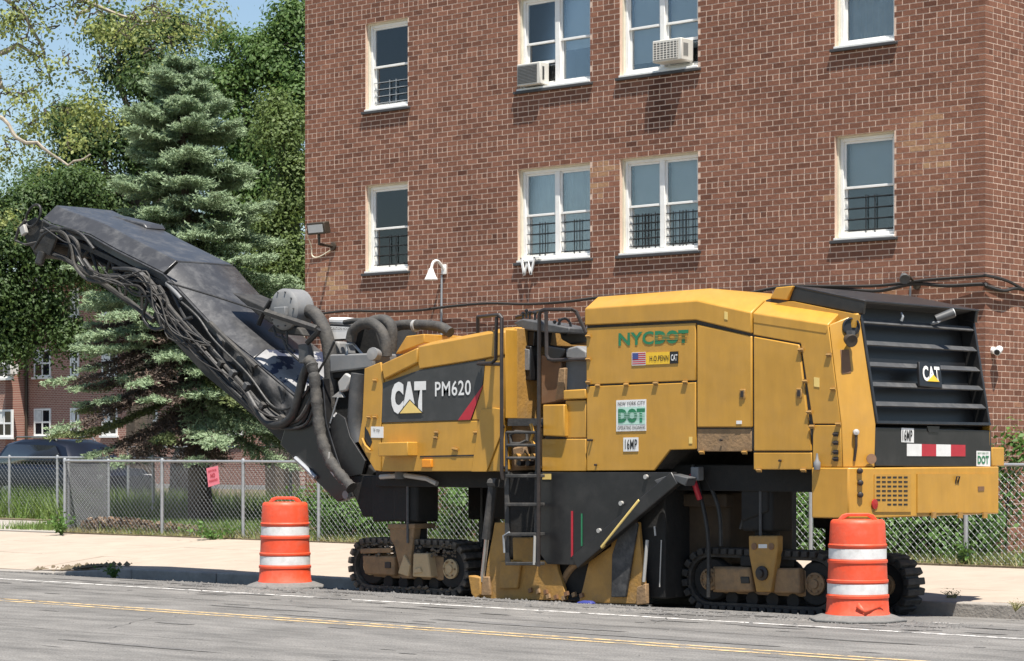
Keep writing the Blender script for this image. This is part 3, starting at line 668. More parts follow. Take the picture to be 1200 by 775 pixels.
for (px, py) in ((972,416),(977,456),(983,497)): hinge(px, py, YB, p4)
for (px, py) in ((980,509),(980,519),(980,530),(980,538)): hinge(px, py, YB, p5, 'rail_brown')
latch(870.5, 462, YB-.004, d1); latch(937, 461, YB-.004, d2)
for (px, py, pr) in ((846,516,p2),(915,540,d2),(699,545,p3),(691,516,p3),(694,516,p3)):
    P = S(px, py, YB-.002); MB().cyl(P, P + Vector((0,-.03,0)), .012, None, 8).build('handle', 'rail_brown', pr)
P = S(957.5, 541, YB-.05); MB().lathe(P - Vector((0,0,.08)), (0,0,1), [(0,0),(.03,.0),(.035,.03),(.035,.07),(.015,.10),(.01,.16),(0,.16)], 12).build('grease_pot', 'grey_paint', mm)
# --- rear corner strips (the chamfered, leaning corners), both sides
Ye = YB + CHF
EL = [S(971.6,380.6,YB), S(985.6,497,YB), S(987.2,548,YB)]; ER = [S(1007,369.5,Ye), S(1026.5,497,Ye), S(1025.5,547.5,Ye)]
ER[0].z = EL[0].z + .12
for sgn in (0, 1):
    f = (lambda p: p) if not sgn else mir
    g = MB(); g.rings([[f(a), f(b), f(b + Vector((-.10,.0,0))), f(a + Vector((-.04,.1,0)))] for a, b in zip(EL, ER)])
    cs = g.build('corner_panel', 'yellow', mm, bev=.01)
    if not sgn: strip_o = cs
Nst = (ER[1]-EL[1]).cross(EL[0]-EL[1]).normalized(); 
if Nst.y > 0: Nst = -Nst
def ST(px, py): return PLN(px, py, EL[1], Nst)
P = ST(997.5, 383); MB().lathe(P - Nst*.01, Nst, [(.09,0),(.09,.022),(.075,.025),(.07,.006),(0,.004)], 20).build('lamp_recess', 'decal_black', strip_o)  # shallow dish; near-black colour paints the shade of a deep hole
P = ST(993, 400) + Nst*.09; MB().lathe(P, (.75,-.5,-.25), [(0,-.05),(.05,-.04),(.065,.05),(.06,.06),(0,.05)], 16).build('work_lamp', 'bronze', strip_o)
MB().obox(P + Vector((0,.02,.06)), (.03,0,0), (0,.03,0), (0,0,.03)).build('lamp_bracket', 'grey_dark', strip_o)
u_ = (ER[1]-EL[1]).normalized()
MB().prism([ST(984.5,410), ST(995,410), ST(997.5,437), ST(987,438.5)], Nst*.006).build('marker_lamp', 'wall_brown', strip_o, bev=.01)
P = ST(1002.5, 507); MB().tube([P + Nst*.02, P + Nst*.03 + Vector((0,0,-.13)), P + Nst*.02 + Vector((-.02,0,-.28))], .014, 6).build('pull_rod', 'rail_brown', strip_o); MB().lathe(P, Nst, [(0,0),(.03,0),(.03,.04),(0,.05)], 10).build('knob', 'steel_light', strip_o)
P = ST(1021, 538); MB().lathe(P, Nst, [(.05,0),(.05,.012),(.0,.014)], 14).build('vent_cap', 'wall_brown', strip_o)
# --- rear grille module
Yg0, Yg1 = Ye + .004, YE - CHF - .004
Ng = (ER[0]-ER[1]).cross(Vector((0,1,0))).normalized()
if Ng.x < 0: Ng = -Ng
def GR(px, py): return PLN(px, py, ER[1], Ng)
vg = (ER[0]-ER[1]).normalized()
zt_g = GR(1013, 353).z; 
def gpt(z, y, out=0):
    p = ER[1] + vg * ((z - ER[1].z)/vg.z); return Vector((p.x, y, p.z)) + Ng*out
zb_g = ER[1].z
YR1 = GR(1161, 503).y          # right hand edge read from the picture
print('YR1', YR1, 'Yg1', Yg1)
MB().prism([gpt(zt_g, Yg0+.02, -.16), gpt(zb_g, Yg0+.02, -.16), Vector((ER[2].x-.06, Yg0+.02, ER[2].z)), Vector((ER[2].x-1.0, Yg0+.02, ER[2].z)), Vector((ER[2].x-1.0, Yg0+.02, zt_g+.1))], (0, Yg1-Yg0-.04, 0)).build('grille_core', 'decal_black', mm)
for (y0, y1) in ((Yg0, Yg0+.035), (Yg1-.035, Yg1)):
    MB().prism([gpt(zt_g, y0, .012), gpt(zb_g, y0, .012), gpt(zb_g, y0, -.16), gpt(zt_g, y0, -.16)], (0, y1-y0, 0)).build('grille_cheek', 'black_panel', mm, bev=.006)
MB().prism([gpt(zt_g, Yg0+.001, .014), gpt(zt_g-.022, Yg0, .014), gpt(zt_g-.022, Yg0, -.2), gpt(zt_g, Yg0, -.2)], (0, Yg1-Yg0-.002, 0)).build('grille_top_bar', 'grey_dark', mm, bev=.005)
MB().prism([gpt(zb_g+.03, Yg0+.001, .016), gpt(zb_g, Yg0+.001, .016), gpt(zb_g, Yg0+.001, -.15), gpt(zb_g+.03, Yg0+.001, -.15)], (0, Yg1-Yg0-.002, 0)).build('grille_bottom_bar', 'black_panel', mm, bev=.004)
for (lx, ly) in ((1013,376),(1016,401.5),(1020,426.5),(1023,450),(1026,473)):
    z = GR(lx, ly).z; c = gpt(z, Yg0 + .036)
    sec = [(.006,-.022),(-.040,.030),(-.052,.030),(-.012,-.030)]
    MB().prism([c + Ng*a + vg*b for a, b in sec], (0, Yg1-Yg0-.072, 0)).build('slat', 'grey_dark', mm)
# sloping black shoulder above the rear hood
for yy in (Yg0-.004, Yg1-.046): MB().prism([Vector((q_.x, yy, q_.z)) for q_ in (S(931,335.5,Yg0), S(1013,352.5,Yg0), S(1011,368.5,Yg0), S(923,352,Yg0))], (0, .05, 0)).build('shoulder_panel', 'black_panel', mm, bev=.01)
MB().prism([Vector((q_.x, Yg0-.008, q_.z)) for q_ in (S(931,335.0,Yg0), S(1013.5,351.9,Yg0), S(1013.5,354.1,Yg0), S(931,337.2,Yg0))], (0, Yg1-Yg0+.016, 0)).build('shoulder_top', 'black_panel', mm, bev=.006)
pS([(902,350),(909,337),(929,335),(922,352)], YB+.22, YE-YB-.44, 'exhaust_cover', 'yellow', bev=.01)
pS([(885,356),(903,350),(922,352),(922,363),(885,364)], YB+.24, YE-YB-.48, 'hood_gap', 'black_dusty', bev=0)
for yy in (YB+.17,): MB().prism([Vector((q_.x, yy, q_.z)) for q_ in [S(x_, y_, YB+.17) for x_, y_ in [(900,358),(925,353),(1003,369),(1001,384),(900,384)]]], (0, .08, 0)).build('rear_hood_filler', 'yellow', mm)
# grille fittings
q = [GR(1074,453.5), GR(1100.5,456), GR(1098,427.5), GR(1073,425)]
em = MB().prism([p + Ng*.012 for p in q], Ng*.03).build('emblem_plate', 'decal_black', mm, bev=.006)
q = [GR(1077.5,447.5)+Ng*.044, GR(1098,449)+Ng*.044, GR(1096,431)+Ng*.044, GR(1076,429.5)+Ng*.044]
text_quad('CAT', q, 'decal_white', em, bold=.035)
tq = [GR(1082,448)+Ng*.049, GR(1096,448.8)+Ng*.049, GR(1089,440.5)+Ng*.049]; MB().prism(tq, Ng*.003).build('emblem_triangle', 'decal_yellow', em)
P = GR(1097, 374) + Ng*.12; wl = MB().cyl(P + Vector((-.08,-.07,-.03)), P + Vector((.05,.06,.04)), .045, .05, 14).build('work_lamp', 'grey_dark', mm); MB().cyl(P + Vector((.05,.06,.04)), P + Vector((.056,.066,.043)), .043, None, 14).build('lens', 'lamp_clear', wl); MB().tube([GR(1093,379) - Ng*.02, GR(1093,379) + Ng*.06, P], .016, 6).build('bracket', 'galv', wl)
P = GR(1056, 376); MB().tube([P, P + Vector((.02,0,.04)), P + Vector((.0,0,.08))], [.02,.015,.01], 6).build('nozzle', 'galv', mm)
# lower black rear panel with plates and tape
Xr = ER[2].x; 
def RR(px, py, o=0): return RX(px, py, Xr + o)
rp = MB().prism([RR(1025.5,500.5), RR(1162,504.5), RR(1162,547.5), RR(1025.5,546.5)], (-.2,0,0)).build('rear_panel', 'black_panel', mm, bev=.008)
def rquad(x0,yt0,x1,yt1,yb1,yb0,o=.001): return [RR(x0,yb0,o), RR(x1,yb1,o), RR(x1,yt1,o), RR(x0,yt0,o)]
quadplate(rquad(1056,501.5,1070.5,502.2,519,518.3), 'decal_white', rp, 'number_plate'); text_quad('16MP', rquad(1057.5,503.5,1069,504,517.4,516.8,.0065), 'decal_black', rp)
for k in range(4):
    a, b = 1062.5 + 17.1*k, 1062.5 + 17.1*(k+1); ya = 520 + .5*k*.9
    quadplate(rquad(a,520.2+.35*k,b,520.55+.35*k,534.7+.1*k,534.6+.1*k), 'decal_white' if k % 2 == 0 else 'decal_red', rp, 'reflector_tape')
st = quadplate(rquad(1144,528.5,1160,529,546.8,546.4), 'decal_white', rp, 'sticker'); text_quad('DOT', rquad(1145.5,534,1158.5,534.3,544,543.8,.0065), 'decal_green', rp, bold=.04); text_quad('NEW YORK CITY', rquad(1145.5,530,1158.5,530.3,532.6,532.3,.0065), 'decal_green', rp, bold=.01)
MB().prism([RR(1086,499.5,.004), RR(1101,500,.004), RR(1099,507,.004), RR(1088,506.6,.004)], (.004,0,0)).build('painted_recess', 'decal_black', rp)  # raised black plate paints the shade of a recess
# --- counterweight box
a = S(951,578,YB-.03); b = S(994,578,YB-.03); c = S(1021.5,578,YB+.17); d = RX(1170.5,578,c.x)
zt_, zb_ = S(1021.5,548.3,YB+.17).z, S(1021.5,607.8,YB+.17).z
plan = [(a.x,a.y),(b.x,b.y),(c.x,c.y),(d.x,d.y),(b.x, d.y+.03),(a.x, d.y+.03)]
cw = MB().prism([(x,y,zb_) for x,y in plan], (0,0,zt_-zb_)).build('counterweight', 'yellow', mm, bev=.012)
Xc = c.x
def CWq(x0,yt,x1,yb,o=.001): return [RX(x0,yb,Xc+o), RX(x1,yb,Xc+o), RX(x1,yt,Xc+o), RX(x0,yt,Xc+o)]
vp = quadplate(CWq(1024,556,1067,600), 'yellow', cw, 'vent_plate', .008)
for r_ in range(7):
    for k in range(6):
        x0 = 1027 + k*6.4; y0 = 558.5 + r_*5.3
        if r_ >= 6 and k < 2: continue
        quadplate(CWq(x0,y0,x0+4.4,y0+2.1,.0095), 'decal_black', vp, 'painted_slot', .002)  # black plates paint the dark of the vent openings
P = RX(1024.5,591,Xc+.005); MB().lathe(P, (1,0,0), [(.05,0),(.05,.012),(0,.016)], 14).build('reflector', 'lens_red', cw)
dr = quadplate(CWq(1074,555.5,1167.5,601), 'yellow', cw, 'access_door', .012)
for x_ in (1091,1122,1151): quadplate(CWq(x_,600,x_+4.5,607.5,.014), 'yellow_worn', dr, 'hinge', .018)
P = RX(1121,561,Xc+.014); g = MB(); g.tube([P + Vector((0,-.025,-.05)), P + Vector((.02,-.025,.02)), P + Vector((.02,.025,.02)), P + Vector((0,.025,-.05))], .008, 6); g.build('handle', 'rail_brown', dr)
P = RX(1150,573,Xc+.0138); MB().box(P + Vector((0,-.07,-.02)), P + Vector((.006,.05,.025))).build('scuff_plate', 'wall_brown', dr)
for (px, py) in ((1007,552),(1007.5,566),(1007.5,580)):
    Nc = Vector((c.y-b.y, b.x-c.x, 0)).normalized(); P = PLN(px, py, b, Nc); P = Vector(P); MB().lathe(P, Nc if Nc.y < 0 else -Nc, [(.028,-.01),(.028,.03),(.012,.04),(0,.04)], 10).build('bolt', 'rail_brown', cw)
P = RX(1162, 536, Xc - .02); MB().box((Xc-.35, P.y+.01, zt_+.004), (Xc-.02, P.y+.26, zt_+.20)).build('side_bracket', 'yellow', mm, bev=.01)
# --- front module with the dark decal field
pS([(429,436),(447,428),(491,410),(497,407),(580,391),(590,390),(590,551),(441,551),(424,518),(427,492)], YF+.024, YE-YF-.10, 'front_core', 'yellow', bev=.01)
fp = pS([(427,432),(446,424.5),(449,446),(446.3,497),(446.3,552.6),(439,551.5),(419.8,518),(424.4,490)], YF, .03, 'front_panel', 'yellow')
pS([(446.6,427),(489.2,407.5),(488.2,425.6),(449.4,445)], YF-.03, .06, 'hood_slope', 'yellow', bev=.014)
fh = [S(x, y, YF) for x, y in [(490.5,426),(492,432.6),(567.5,420.6),(591.5,416),(591.5,389),(580,389.5),(490.5,406.5)]]
rs = []
for Y, k in ((YF-.012, 0), (YF+.2, 1), (YE-.26, 1), (YE-.05, 0)): rs.append([Vector((p.x, Y, p.z + (.06 if (i >= 4 and k) else 0))) for i, p in enumerate(fh)])
MB().rings(rs).build('front_hood', 'yellow', mm, bev=.012)
pS([(476,394),(497,391.5),(497,402),(463,415)], YB+.55, 1.0, 'hood_scoop', 'yellow', bev=.01)
dc = pS([(448.3,449),(492,433.6),(568,421.3),(565.3,450),(551.4,492.3),(447,495.6)], YF-.004, .03, 'decal_field', 'decal_charcoal', bev=.004)
lw = pS([(447.2,497.2),(566,493),(590.5,492),(590.5,552.6),(447.2,552.6)], YF, .03, 'lower_panel', 'yellow')
pS([(568.5,421.6),(590.6,417),(590.6,491),(552.5,492.2),(566.2,450)], YF+.002, .03, 'side_panel', 'yellow')
MB().prism([S(536.5,492.6,YF-.0085), S(566.3,451,YF-.0085), S(564.8,455,YF-.0085), S(551.2,492.1,YF-.0085)], (0,.003,0)).build('red_triangle', 'decal_red', dc)
YT = YF - .007
text_quad('CAT', quad(458.5,448,499.5,446.3,484.3,485.6,YT), 'decal_white', dc, bold=.07)
MB().prism([S(466.5,485.4,YT-.005), S(496.5,484.6,YT-.005), S(480.2,468,YT-.005)], (0,-.002,0)).build('triangle_edge', 'decal_black', dc)
MB().prism([S(468.5,484.6,YT-.009), S(494.2,483.9,YT-.009), S(480.3,469.6,YT-.009)], (0,-.002,0)).build('triangle', 'decal_gold', dc)
text_quad('PM620', quad(510,447.5,552,445.2,463,465,YT), 'decal_white', dc, bold=.012)
MB().prism([S(427.5,500,YF-.004), S(431.5,506,YF-.004), S(436,518,YF-.004), S(433,525,YF-.004), S(427,517,YF-.004)], (0,.0035,0)).build('painted_slot', 'decal_black', fp, bev=.0)  # no opening: a black plate paints the dark of the cutout
g = MB(); P = S(425, 519, YF-.02); g.tube([S(424.5,514,YF-.02), S(428,522,YF-.03), S(434,528,YF-.02)], .014, 6); g.build('grab_bar', 'yellow', fp)
quadplate(quad(435,500,449.5,500.2,513.3,513,YF-.001), 'decal_white', fp, 'label_plate'); text_quad('16 mp', quad(437.5,502,445,502,507,507,YF-.0075), 'decal_black', fp, bold=.0)
nb = pS([(443,519),(477.5,518),(477.5,534.5),(443,535)], YF-.16, .17, 'storage_box', 'yellow', bev=.01)
ab = pS([(494,538.5),(505,538.5),(505,548),(494,548)], YF-.03, .04, 'marker_lamp', 'lamp_amber', bev=.008)
for (px, py) in ((440,446),(440,489),(512,507),(511,513),(558,507),(533,526),(535,527),(433,489)): hinge(px, py, YF, lw, 'yellow_worn')
pS([(492,534.4),(571,532.6),(571,534.3),(492,536.2)], YF-.004, .006, 'seam_strip', 'rail_brown', bev=0)
# chamfered post at the edge of the operator platform
A_, B_ = S(591.5,440,YF-.012), S(604.5,440,YF+.14); zl, zh = S(592,491,YF).z, S(592,389,YF).z + .03
MB().prism([(A_.x,A_.y,zl),(B_.x,B_.y,zl),(B_.x-.05,B_.y+.25,zl),(A_.x-.05,A_.y+.25,zl)], (0,0,zh-zl)).build('corner_post', 'yellow', mm, bev=.012)
MB().box((A_.x-.1, B_.y+.02, zl), (B_.x-.005, YE-.08, zh+.02)).build('platform_bulkhead', 'yellow_worn', mm, bev=.01)
# --- operator platform
xa, xb = S(592,491,YF).x, S(688,470,YB).x; zf = S(640,490,YB).z
MB().box((xa, YB+.1, zf-.08), (xb, YE-.1, zf)).build('platform_floor', 'black_dusty', mm)
pS([(590.5,492),(636,490),(636,551),(590.5,552)], YB+.22, 1.6, 'platform_side', 'yellow_dusty', bev=.01)
pS([(563,480),(579,478),(590,480),(590,500),(570,553),(552,553)], YF-.02, .02, 'side_gusset', 'yellow', bev=.006)
con = MB().prism([S(x,y,19.95) for x,y in [(601,378.5),(612,373.8),(667,384),(667,391),(640,390),(610,386.5)]], (0,.5,0)).build('control_console', 'grey_dark', mm, bev=.015)
pS([(610,387),(627,388),(625,406),(612,405)], 20.0, .3, 'console_neck', 'decal_black', bev=.01)
pS([(608,404),(622,406),(622,446),(608,445)], 19.97, .12, 'speaker_box', 'decal_black', bev=.01)
pS([(612,408),(620,410),(620,434),(613,434)], 19.955, .014, 'display', 'grey_paint', bev=.006)
for k, (px, py) in enumerate(((613,371),(617,368),(621,370),(627,371),(650,381),(656,379))):
    P = S(px, py+5, 20.1); lv = MB().tube([P, P + Vector((0,0,.07))], .012, 6).build('lever', 'decal_black', con); MB().lathe(P + Vector((0,0,.06)), (0,0,1), [(0,0),(.02,.01),(.022,.03),(0,.045)], 8).build('lever_knob', 'decal_black', con)
seat = pS([(641,404),(663,408),(661,416),(655,424),(644,425),(640,418)], 19.98, .42, 'seat', 'decal_black', bev=.03, seg=3)
pS([(662,409),(676,405),(687,412),(687,424),(663,420)], 20.0, .5, 'armrest', 'grey_paint', bev=.02)
pS([(655,388),(690,386),(690,400),(668,404),(657,398)], 20.3, .35, 'console_rear', 'grey_dark', bev=.02)
pS([(662,416),(690,414),(690,458),(664,458)], 20.12, .6, 'cabinet', 'grey_paint', bev=.015)
pS([(634,416),(658,420),(658,470),(634,474)], 20.05, .9, 'seat_pedestal', 'wall_brown', bev=.01)
pS([(655,432),(662,431),(661,468),(650,470)], YB+.10, .05, 'kick_plate', 'yellow_dusty', bev=.01)
P = S(649,443,20.2)
P = S(661.5,383,20.05); sw = MB(); ring = [P + Vector((.09*math.cos(t*math.pi/8)*.5, .09*math.cos(t*math.pi/8)*.6, .09*math.sin(t*math.pi/8))) for t in range(17)]; sw.tube(ring, .014, 6); sw.build('steering_wheel', 'decal_black', mm)
# handrails
def rail(pts, name='handrail', r=.021, m='rail_brown', Y=None, sm=0): return MB().tube([S(p[0], p[1], p[2] if len(p) > 2 else Y) for p in pts], r, 8, sm).build(name, m, mm)
rail([(560,371.5,20.2),(580,369.4,19.75),(585.5,369.2),(588,372.5),(588,440),(588,553),(589,560),(589.5,561,19.75)], Y=YB-.20)
rail([(585.8,371),(581.8,372),(581,421),(577,425.5),(560,426.3,19.62)], Y=YB-.14)
rail([(563,426.6,19.63),(587,427)], Y=YB-.20)
rail([(631,664),(631.5,480),(632,369),(634,364.5),(638,363),(670,362.8,19.5),(675,365,19.55),(687,390,19.6)], Y=YB-.20)
for yy_ in (500, 548): rail([(588,yy_,19.4),(590,yy_,19.7)]); rail([(631.5,yy_,19.4),(634,yy_,19.7)])
rail([(640,364),(640.5,416),(643,421),(648,422.3),(687,421)], Y=YB+.03)
rail([(560,371.5,20.2),(560,392,20.2)])
rail([(605,372,20.6),(627,366,20.6),(640,363)], Y=YB+.1)
# ladder
for (x0, x1) in ((593.5, 594), (629, 628)):
    lad_y = YB - .17; rail([(x0, 506),(x0, 553)], 'ladder_stile', .016, 'black_dusty', lad_y); MB().prism([S(x0-2.6,553,lad_y), S(x0+2.6,553,lad_y), S(x1+2.4,660,lad_y), S(x1-2.4,660,lad_y)], (0,.03,0)).build('ladder_stile', 'black_dusty', mm, bev=.004)
for y in (507,522,537): rail([(594,y),(629,y)], 'ladder_rung', .016, 'black_dusty', YB-.17)
for y in (556,589.5,624.5,659):
    P, Q = S(592,y,YB-.21), S(630,y,YB-.21); MB().prism([P, Q, Q + Vector((0,.12,0)), P + Vector((0,.12,0))], (0,0,-.035)).build('ladder_step', 'black_dusty', mm, bev=.006)
rail([(591,648),(590,628),(597,624)], 'step_strap', .012, 'galv', YB-.20); rail([(626,662),(627,628)], 'step_strap', .016, 'steel_light', YB-.205)
g = MB(); g.tube([S(x,y,YB-.03) for x,y in [(599,520),(598,510),(604,506),(617,507),(618,516),(610,520),(599,520)]], .02, 6); g.build('foot_hoop', 'black_dusty', mm)
rail([(622,497),(625,507),(622,516),(627,522)], 'lock_bar', .018, 'yellow', YB-.01)
pS([(600,525),(614,522),(617,547),(602,548)], YB+.1, .1, 'valve_block', 'yellow_dusty', bev=.02)
for k in range(5): P = S(603+5*k, 535 + (k%2)*8, YB+.02); MB().cyl(P, P + Vector((0,.09,0)), .03, None, 10).build('fitting', 'rail_brown' if k % 2 else 'yellow_worn', mm)
# --- underside: chassis, drum housing, shields, skids
MB().box((S(445,553,20).x, 19.93, 1.19), (S(962,553,20).x, 21.52, 1.46)).build('chassis', 'shade_black', mm, bev=.01)
MB().box((S(585,600,YB).x, YB+.13, .06), (S(770,600,YB).x, YE-.16, 1.365)).build('drum_housing', 'shade_black', mm, bev=.02)
MB().box((S(800,600,20.2).x, 20.15, .42), (S(858,600,20.2).x, 21.3, 1.18)).build('moldboard', 'brown_shaded', mm, bev=.03)
MB().box((S(800,600,20.2).x+.02, 20.05, 1.02), (S(858,600,20.2).x+.03, 20.2, 1.16)).build('moldboard_beam', 'brown_shaded', mm, bev=.02)
sh = pS([(633.5,553.6),(792,553.6),(681,662.6),(641,661.2),(633,649.5)], YB-.02, .03, 'side_shield', 'black_panel', bev=.006)
quadplate(quad(636,555.5,646,555.5,562,562,YB-.021), 'decal_gold', sh, 'label_plate')
MB().prism([S(669.3,599,YB-.023), S(671.6,599,YB-.023), S(671.6,652.5,YB-.023), S(669.3,653,YB-.023)], (0,-.004,0)).build('depth_scale', 'decal_red', sh)
MB().prism([S(681,602,YB-.023), S(682.6,602,YB-.023), S(682.6,640,YB-.023), S(681,640,YB-.023)], (0,-.004,0)).build('depth_scale', 'decal_green', sh)
for (px, py) in ((729,590),(703,622),(676,653),(758,559)): P = S(px,py,YB-.02); MB().cyl(P, P + Vector((0,-.03,0)), .025, None, 10).build('bolt', 'steel_light', sh)
def beam(p, q, wpx, Y, th, name, m):
    P, Q = S(*p, Y), S(*q, Y); d = (Q-P).normalized(); n_ = Vector((-d.z,0,d.x)); return MB().obox((P+Q)/2, (Q-P)/2, (0,th,0), n_*wpx).build(name, m, mm, bev=.01)
beam((793,560),(676,659), .075, YB-.07, .045, 'support_arm', 'black_panel')
beam((750,586),(705,642), .016, YB-.10, .02, 'wear_strip', 'decal_gold')
pS([(766,563),(787,555.5),(806,560),(803,570),(786,562),(772,570)], YB-.1, .16, 'arm_bracket', 'grey_dark', bev=.01)
sk1 = pS([(579.7,612.5),(592.5,612.5),(594,656),(652,657),(653.5,668),(659,684),(663,698),(663,703.8),(557,702),(566,697),(571,660)], YB+.03, .05, 'skid_plate', 'yellow_worn', bev=.008)
pS([(548.4,674.5),(562.7,677),(562.7,697),(557,702.5),(552,696)], YB-.02, .12, 'skid_toe', 'yellow_worn', bev=.012)
pS([(586,658),(610,658),(606,690),(584,690)], YB-.01, .04, 'skid_rib', 'yellow_worn', bev=.012)
pS([(600,630),(625,630),(626,660),(601,658)], YB+.02, .05, 'skid_cover', 'yellow_worn', bev=.015)
MB().prism([S(598,664,YB+.026), S(608,664,YB+.026), S(608,674,YB+.026), S(598,674,YB+.026)], (0,-.006,0)).build('painted_slot', 'wall_brown', sk1)  # raised brown plate paints the dark of an opening
sk2 = pS([(678,706.5),(682,692),(690,658),(716,640),(720,612),(748,612),(751,646),(755.5,690),(754.5,708.3)], YB+.03, .05, 'skid_plate', 'yellow_worn', bev=.008)
pS([(717,650),(728,616),(742,605),(747,615),(741,650),(733,700),(716,700)], YB-.005, .03, 'guide_plate', 'tarp', bev=.008)
pS([(746,688),(756.5,684),(757,708),(745,709.5)], YB-.02, .06, 'skid_heel', 'yellow_dusty', bev=.01)
pS([(556,702.6),(756,709.2),(756,713),(556,706)], YB+.0, .12, 'skid_shoe', 'shade_black', bev=.004)
g = MB(); pts = [S(690 - 34*math.cos(t), 706 - 50*math.sin(t), YB+.12) for t in [k*.16 for k in range(11)]]; g.tube(pts, .04, 8); g.build('drum_guard', 'yellow_dusty', mm)
rail([(758.5,633),(754.5,682)], 'slide_rod', .018, 'steel_light', YB-.01); rail([(775,633),(773,688)], 'slide_rod', .007, 'steel_light', YB+.1); rail([(767,617),(768,628)], 'slide_rod', .01, 'steel_light', YB)
for k in range(9): P = S(622+ (k%3)*18 + 3*k, 692 + (k*7)%10, YB+.02); MB().obox(P, (.02,0,.008), (0,.02,0), (-.006,0,.022)).build('cutter_tooth', 'yellow_dusty' if k%2 else 'wall_brown', sk1)
# front lift cylinder
rail([(578.5,563),(570,632)], 'lift_cylinder', .052, 'black_dusty', YB+.02); rail([(571,626),(565,682)], 'cylinder_rod', .026, 'chrome', YB+.02); rail([(574,566),(583,566)], 'cylinder_pin', .05, 'black_dusty', YB+.0)
pS([(566,676),(573,676),(574,698),(562,698)], YB, .1, 'rod_clevis', 'yellow_dusty', bev=.01)
rail([(446,559),(474,557),(500,561),(512,567)], 'steering_rod', .03, 'steel_light', 19.85)
P = S(470,556.5,19.85); MB().lathe(P + Vector((0,0,-.05)), (0,0,1), [(0,0),(.07,.0),(.07,.09),(.03,.12),(0,.12)], 14).build('steering_joint', 'grey_dark', mm)
# --- tracks
pad_me = MB().obox((0,0,0), (.037,0,0), (0,.16,0), (0,0,.034)).build('track_pad', 'rubber', mm, bev=.008, seg=1, off=(0,0,0))
pad_mud = pad_me.data.copy(); pad_mud.materials.clear(); pad_mud.materials.append(M['rubber_muddy'])
first_pad = []; pad_data = pad_me.data; bpy.data.objects.remove(pad_me)
def track(xc, yc, L, near, rear):
    rubm = 'rubber_muddy' if (near and not rear) else 'rubber'
    zg = road_z(xc, yc); r = .285; rt = .235; cx0, cx1 = xc - L/2 + .31, xc + L/2 - .31; zc = zg + .03 + r
    # closed path of the belt: bottom straight, end arcs, top straight
    path = []; n = 44; st = cx1 - cx0; per = 2*st + 2*math.pi*r
    def at(sv):
        sv %= per
        if sv < st: return Vector((cx0 + sv, yc, zc - r)), 0
        sv -= st
        if sv < math.pi*r: a_ = sv/r; return Vector((cx1 + r*math.sin(a_), yc, zc - r*math.cos(a_))), -a_
        sv -= math.pi*r
        if sv < st: return Vector((cx1 - sv, yc, zc + r)), math.pi
        sv -= st; a_ = sv/r; return Vector((cx0 - r*math.sin(a_), yc, zc + r*math.cos(a_))), math.pi - a_
    g = MB(); rs = []
    for k in range(60):
        p, a_ = at(per*k/60); nrm = Vector((-math.sin(a_)*-1*-1, 0, -math.cos(a_))); 
        c_ = Vector((min(max(p.x, cx0), cx1), yc, zc)); o_ = (p - c_).normalized()
        rs.append([p + Vector((0,-.12,0)), p + Vector((0,.12,0)), p - o_*.05 + Vector((0,.12,0)), p - o_*.05 + Vector((0,-.12,0))])
    g.rings(rs, closed=True); ch = g.build('track_chain', rubm, mm)
    for k in range(n):
        p, a_ = at(per*k/n); c_ = Vector((min(max(p.x, cx0), cx1), yc, zc)); o_ = (p - c_).normalized()
        if first_pad: o = first_pad.pop(); o.parent = ch
        else: o = bpy.data.objects.new('track_pad', pad_data if rear or not near else pad_mud); COL.objects.link(o); o.parent = ch; mo = o.modifiers.new('bevel','BEVEL'); mo.width = .008; mo.segments = 1
        o.location = p + o_*.012 - mm.location; o.rotation_euler = (0, math.atan2(o_.x, o_.z), 0)
    s = -1 if near else 1
    # wheels
    hub_m = 'frame_beige' if (near and not rear) else 'yellow_dusty'
    for (wx, rr) in ((cx0, rt), (cx1, rt)):
        w_ = MB().lathe((wx, yc - .10, zc), (0,1,0), [(0,0),(rr*.45,0),(rr*.5,.02),(rr*.9,.02),(rr,.05),(rr,.15),(rr*.9,.18),(0,.18)], 22).build('wheel', 'shade_black', mm)
        MB().lathe((wx, yc - .10, zc), (0,-1,0), [(.115,-.02),(.115,.012),(.095,.02),(.09,.008),(.05,.012),(.045,.03),(0,.03)], 18).build('hub', hub_m, w_)
        for k in range(6): q_ = Vector((wx + .085*math.cos(k*1.047), yc-.12, zc + .085*math.sin(k*1.047))); MB().cyl(q_, q_ + Vector((0,-.014,0)), .011, None, 6).build('bolt', 'yellow_dusty', w_)
    for k in range(4):
        wx = lerp(cx0+.28, cx1-.28, k/3); MB().lathe((wx, yc-.09, zg + .13), (0,1,0), [(0,0),(.075,0),(.08,.02),(.08,.16),(.075,.18),(0,.18)], 14).build('track_roller', 'shade_black', mm)
    MB().box((cx0+.02, yc-.085, zc-.14), (cx1-.12, yc+.085, zc+.14)).build('track_frame', 'yellow_dusty', mm, bev=.02)
    return zc, cx0, cx1
XF1, XR1 = S(477,660,20).x, S(889,680,20).x
YN, YFAR = 20.15, 21.42
zcf, f0, f1 = track(XF1, YN, 1.92, True, False); zcr, r0, r1 = track(XR1, YN, 1.95, True, True)
track(XF1, YFAR, 1.92, False, False); track(XR1, YFAR, 1.95, False, True)
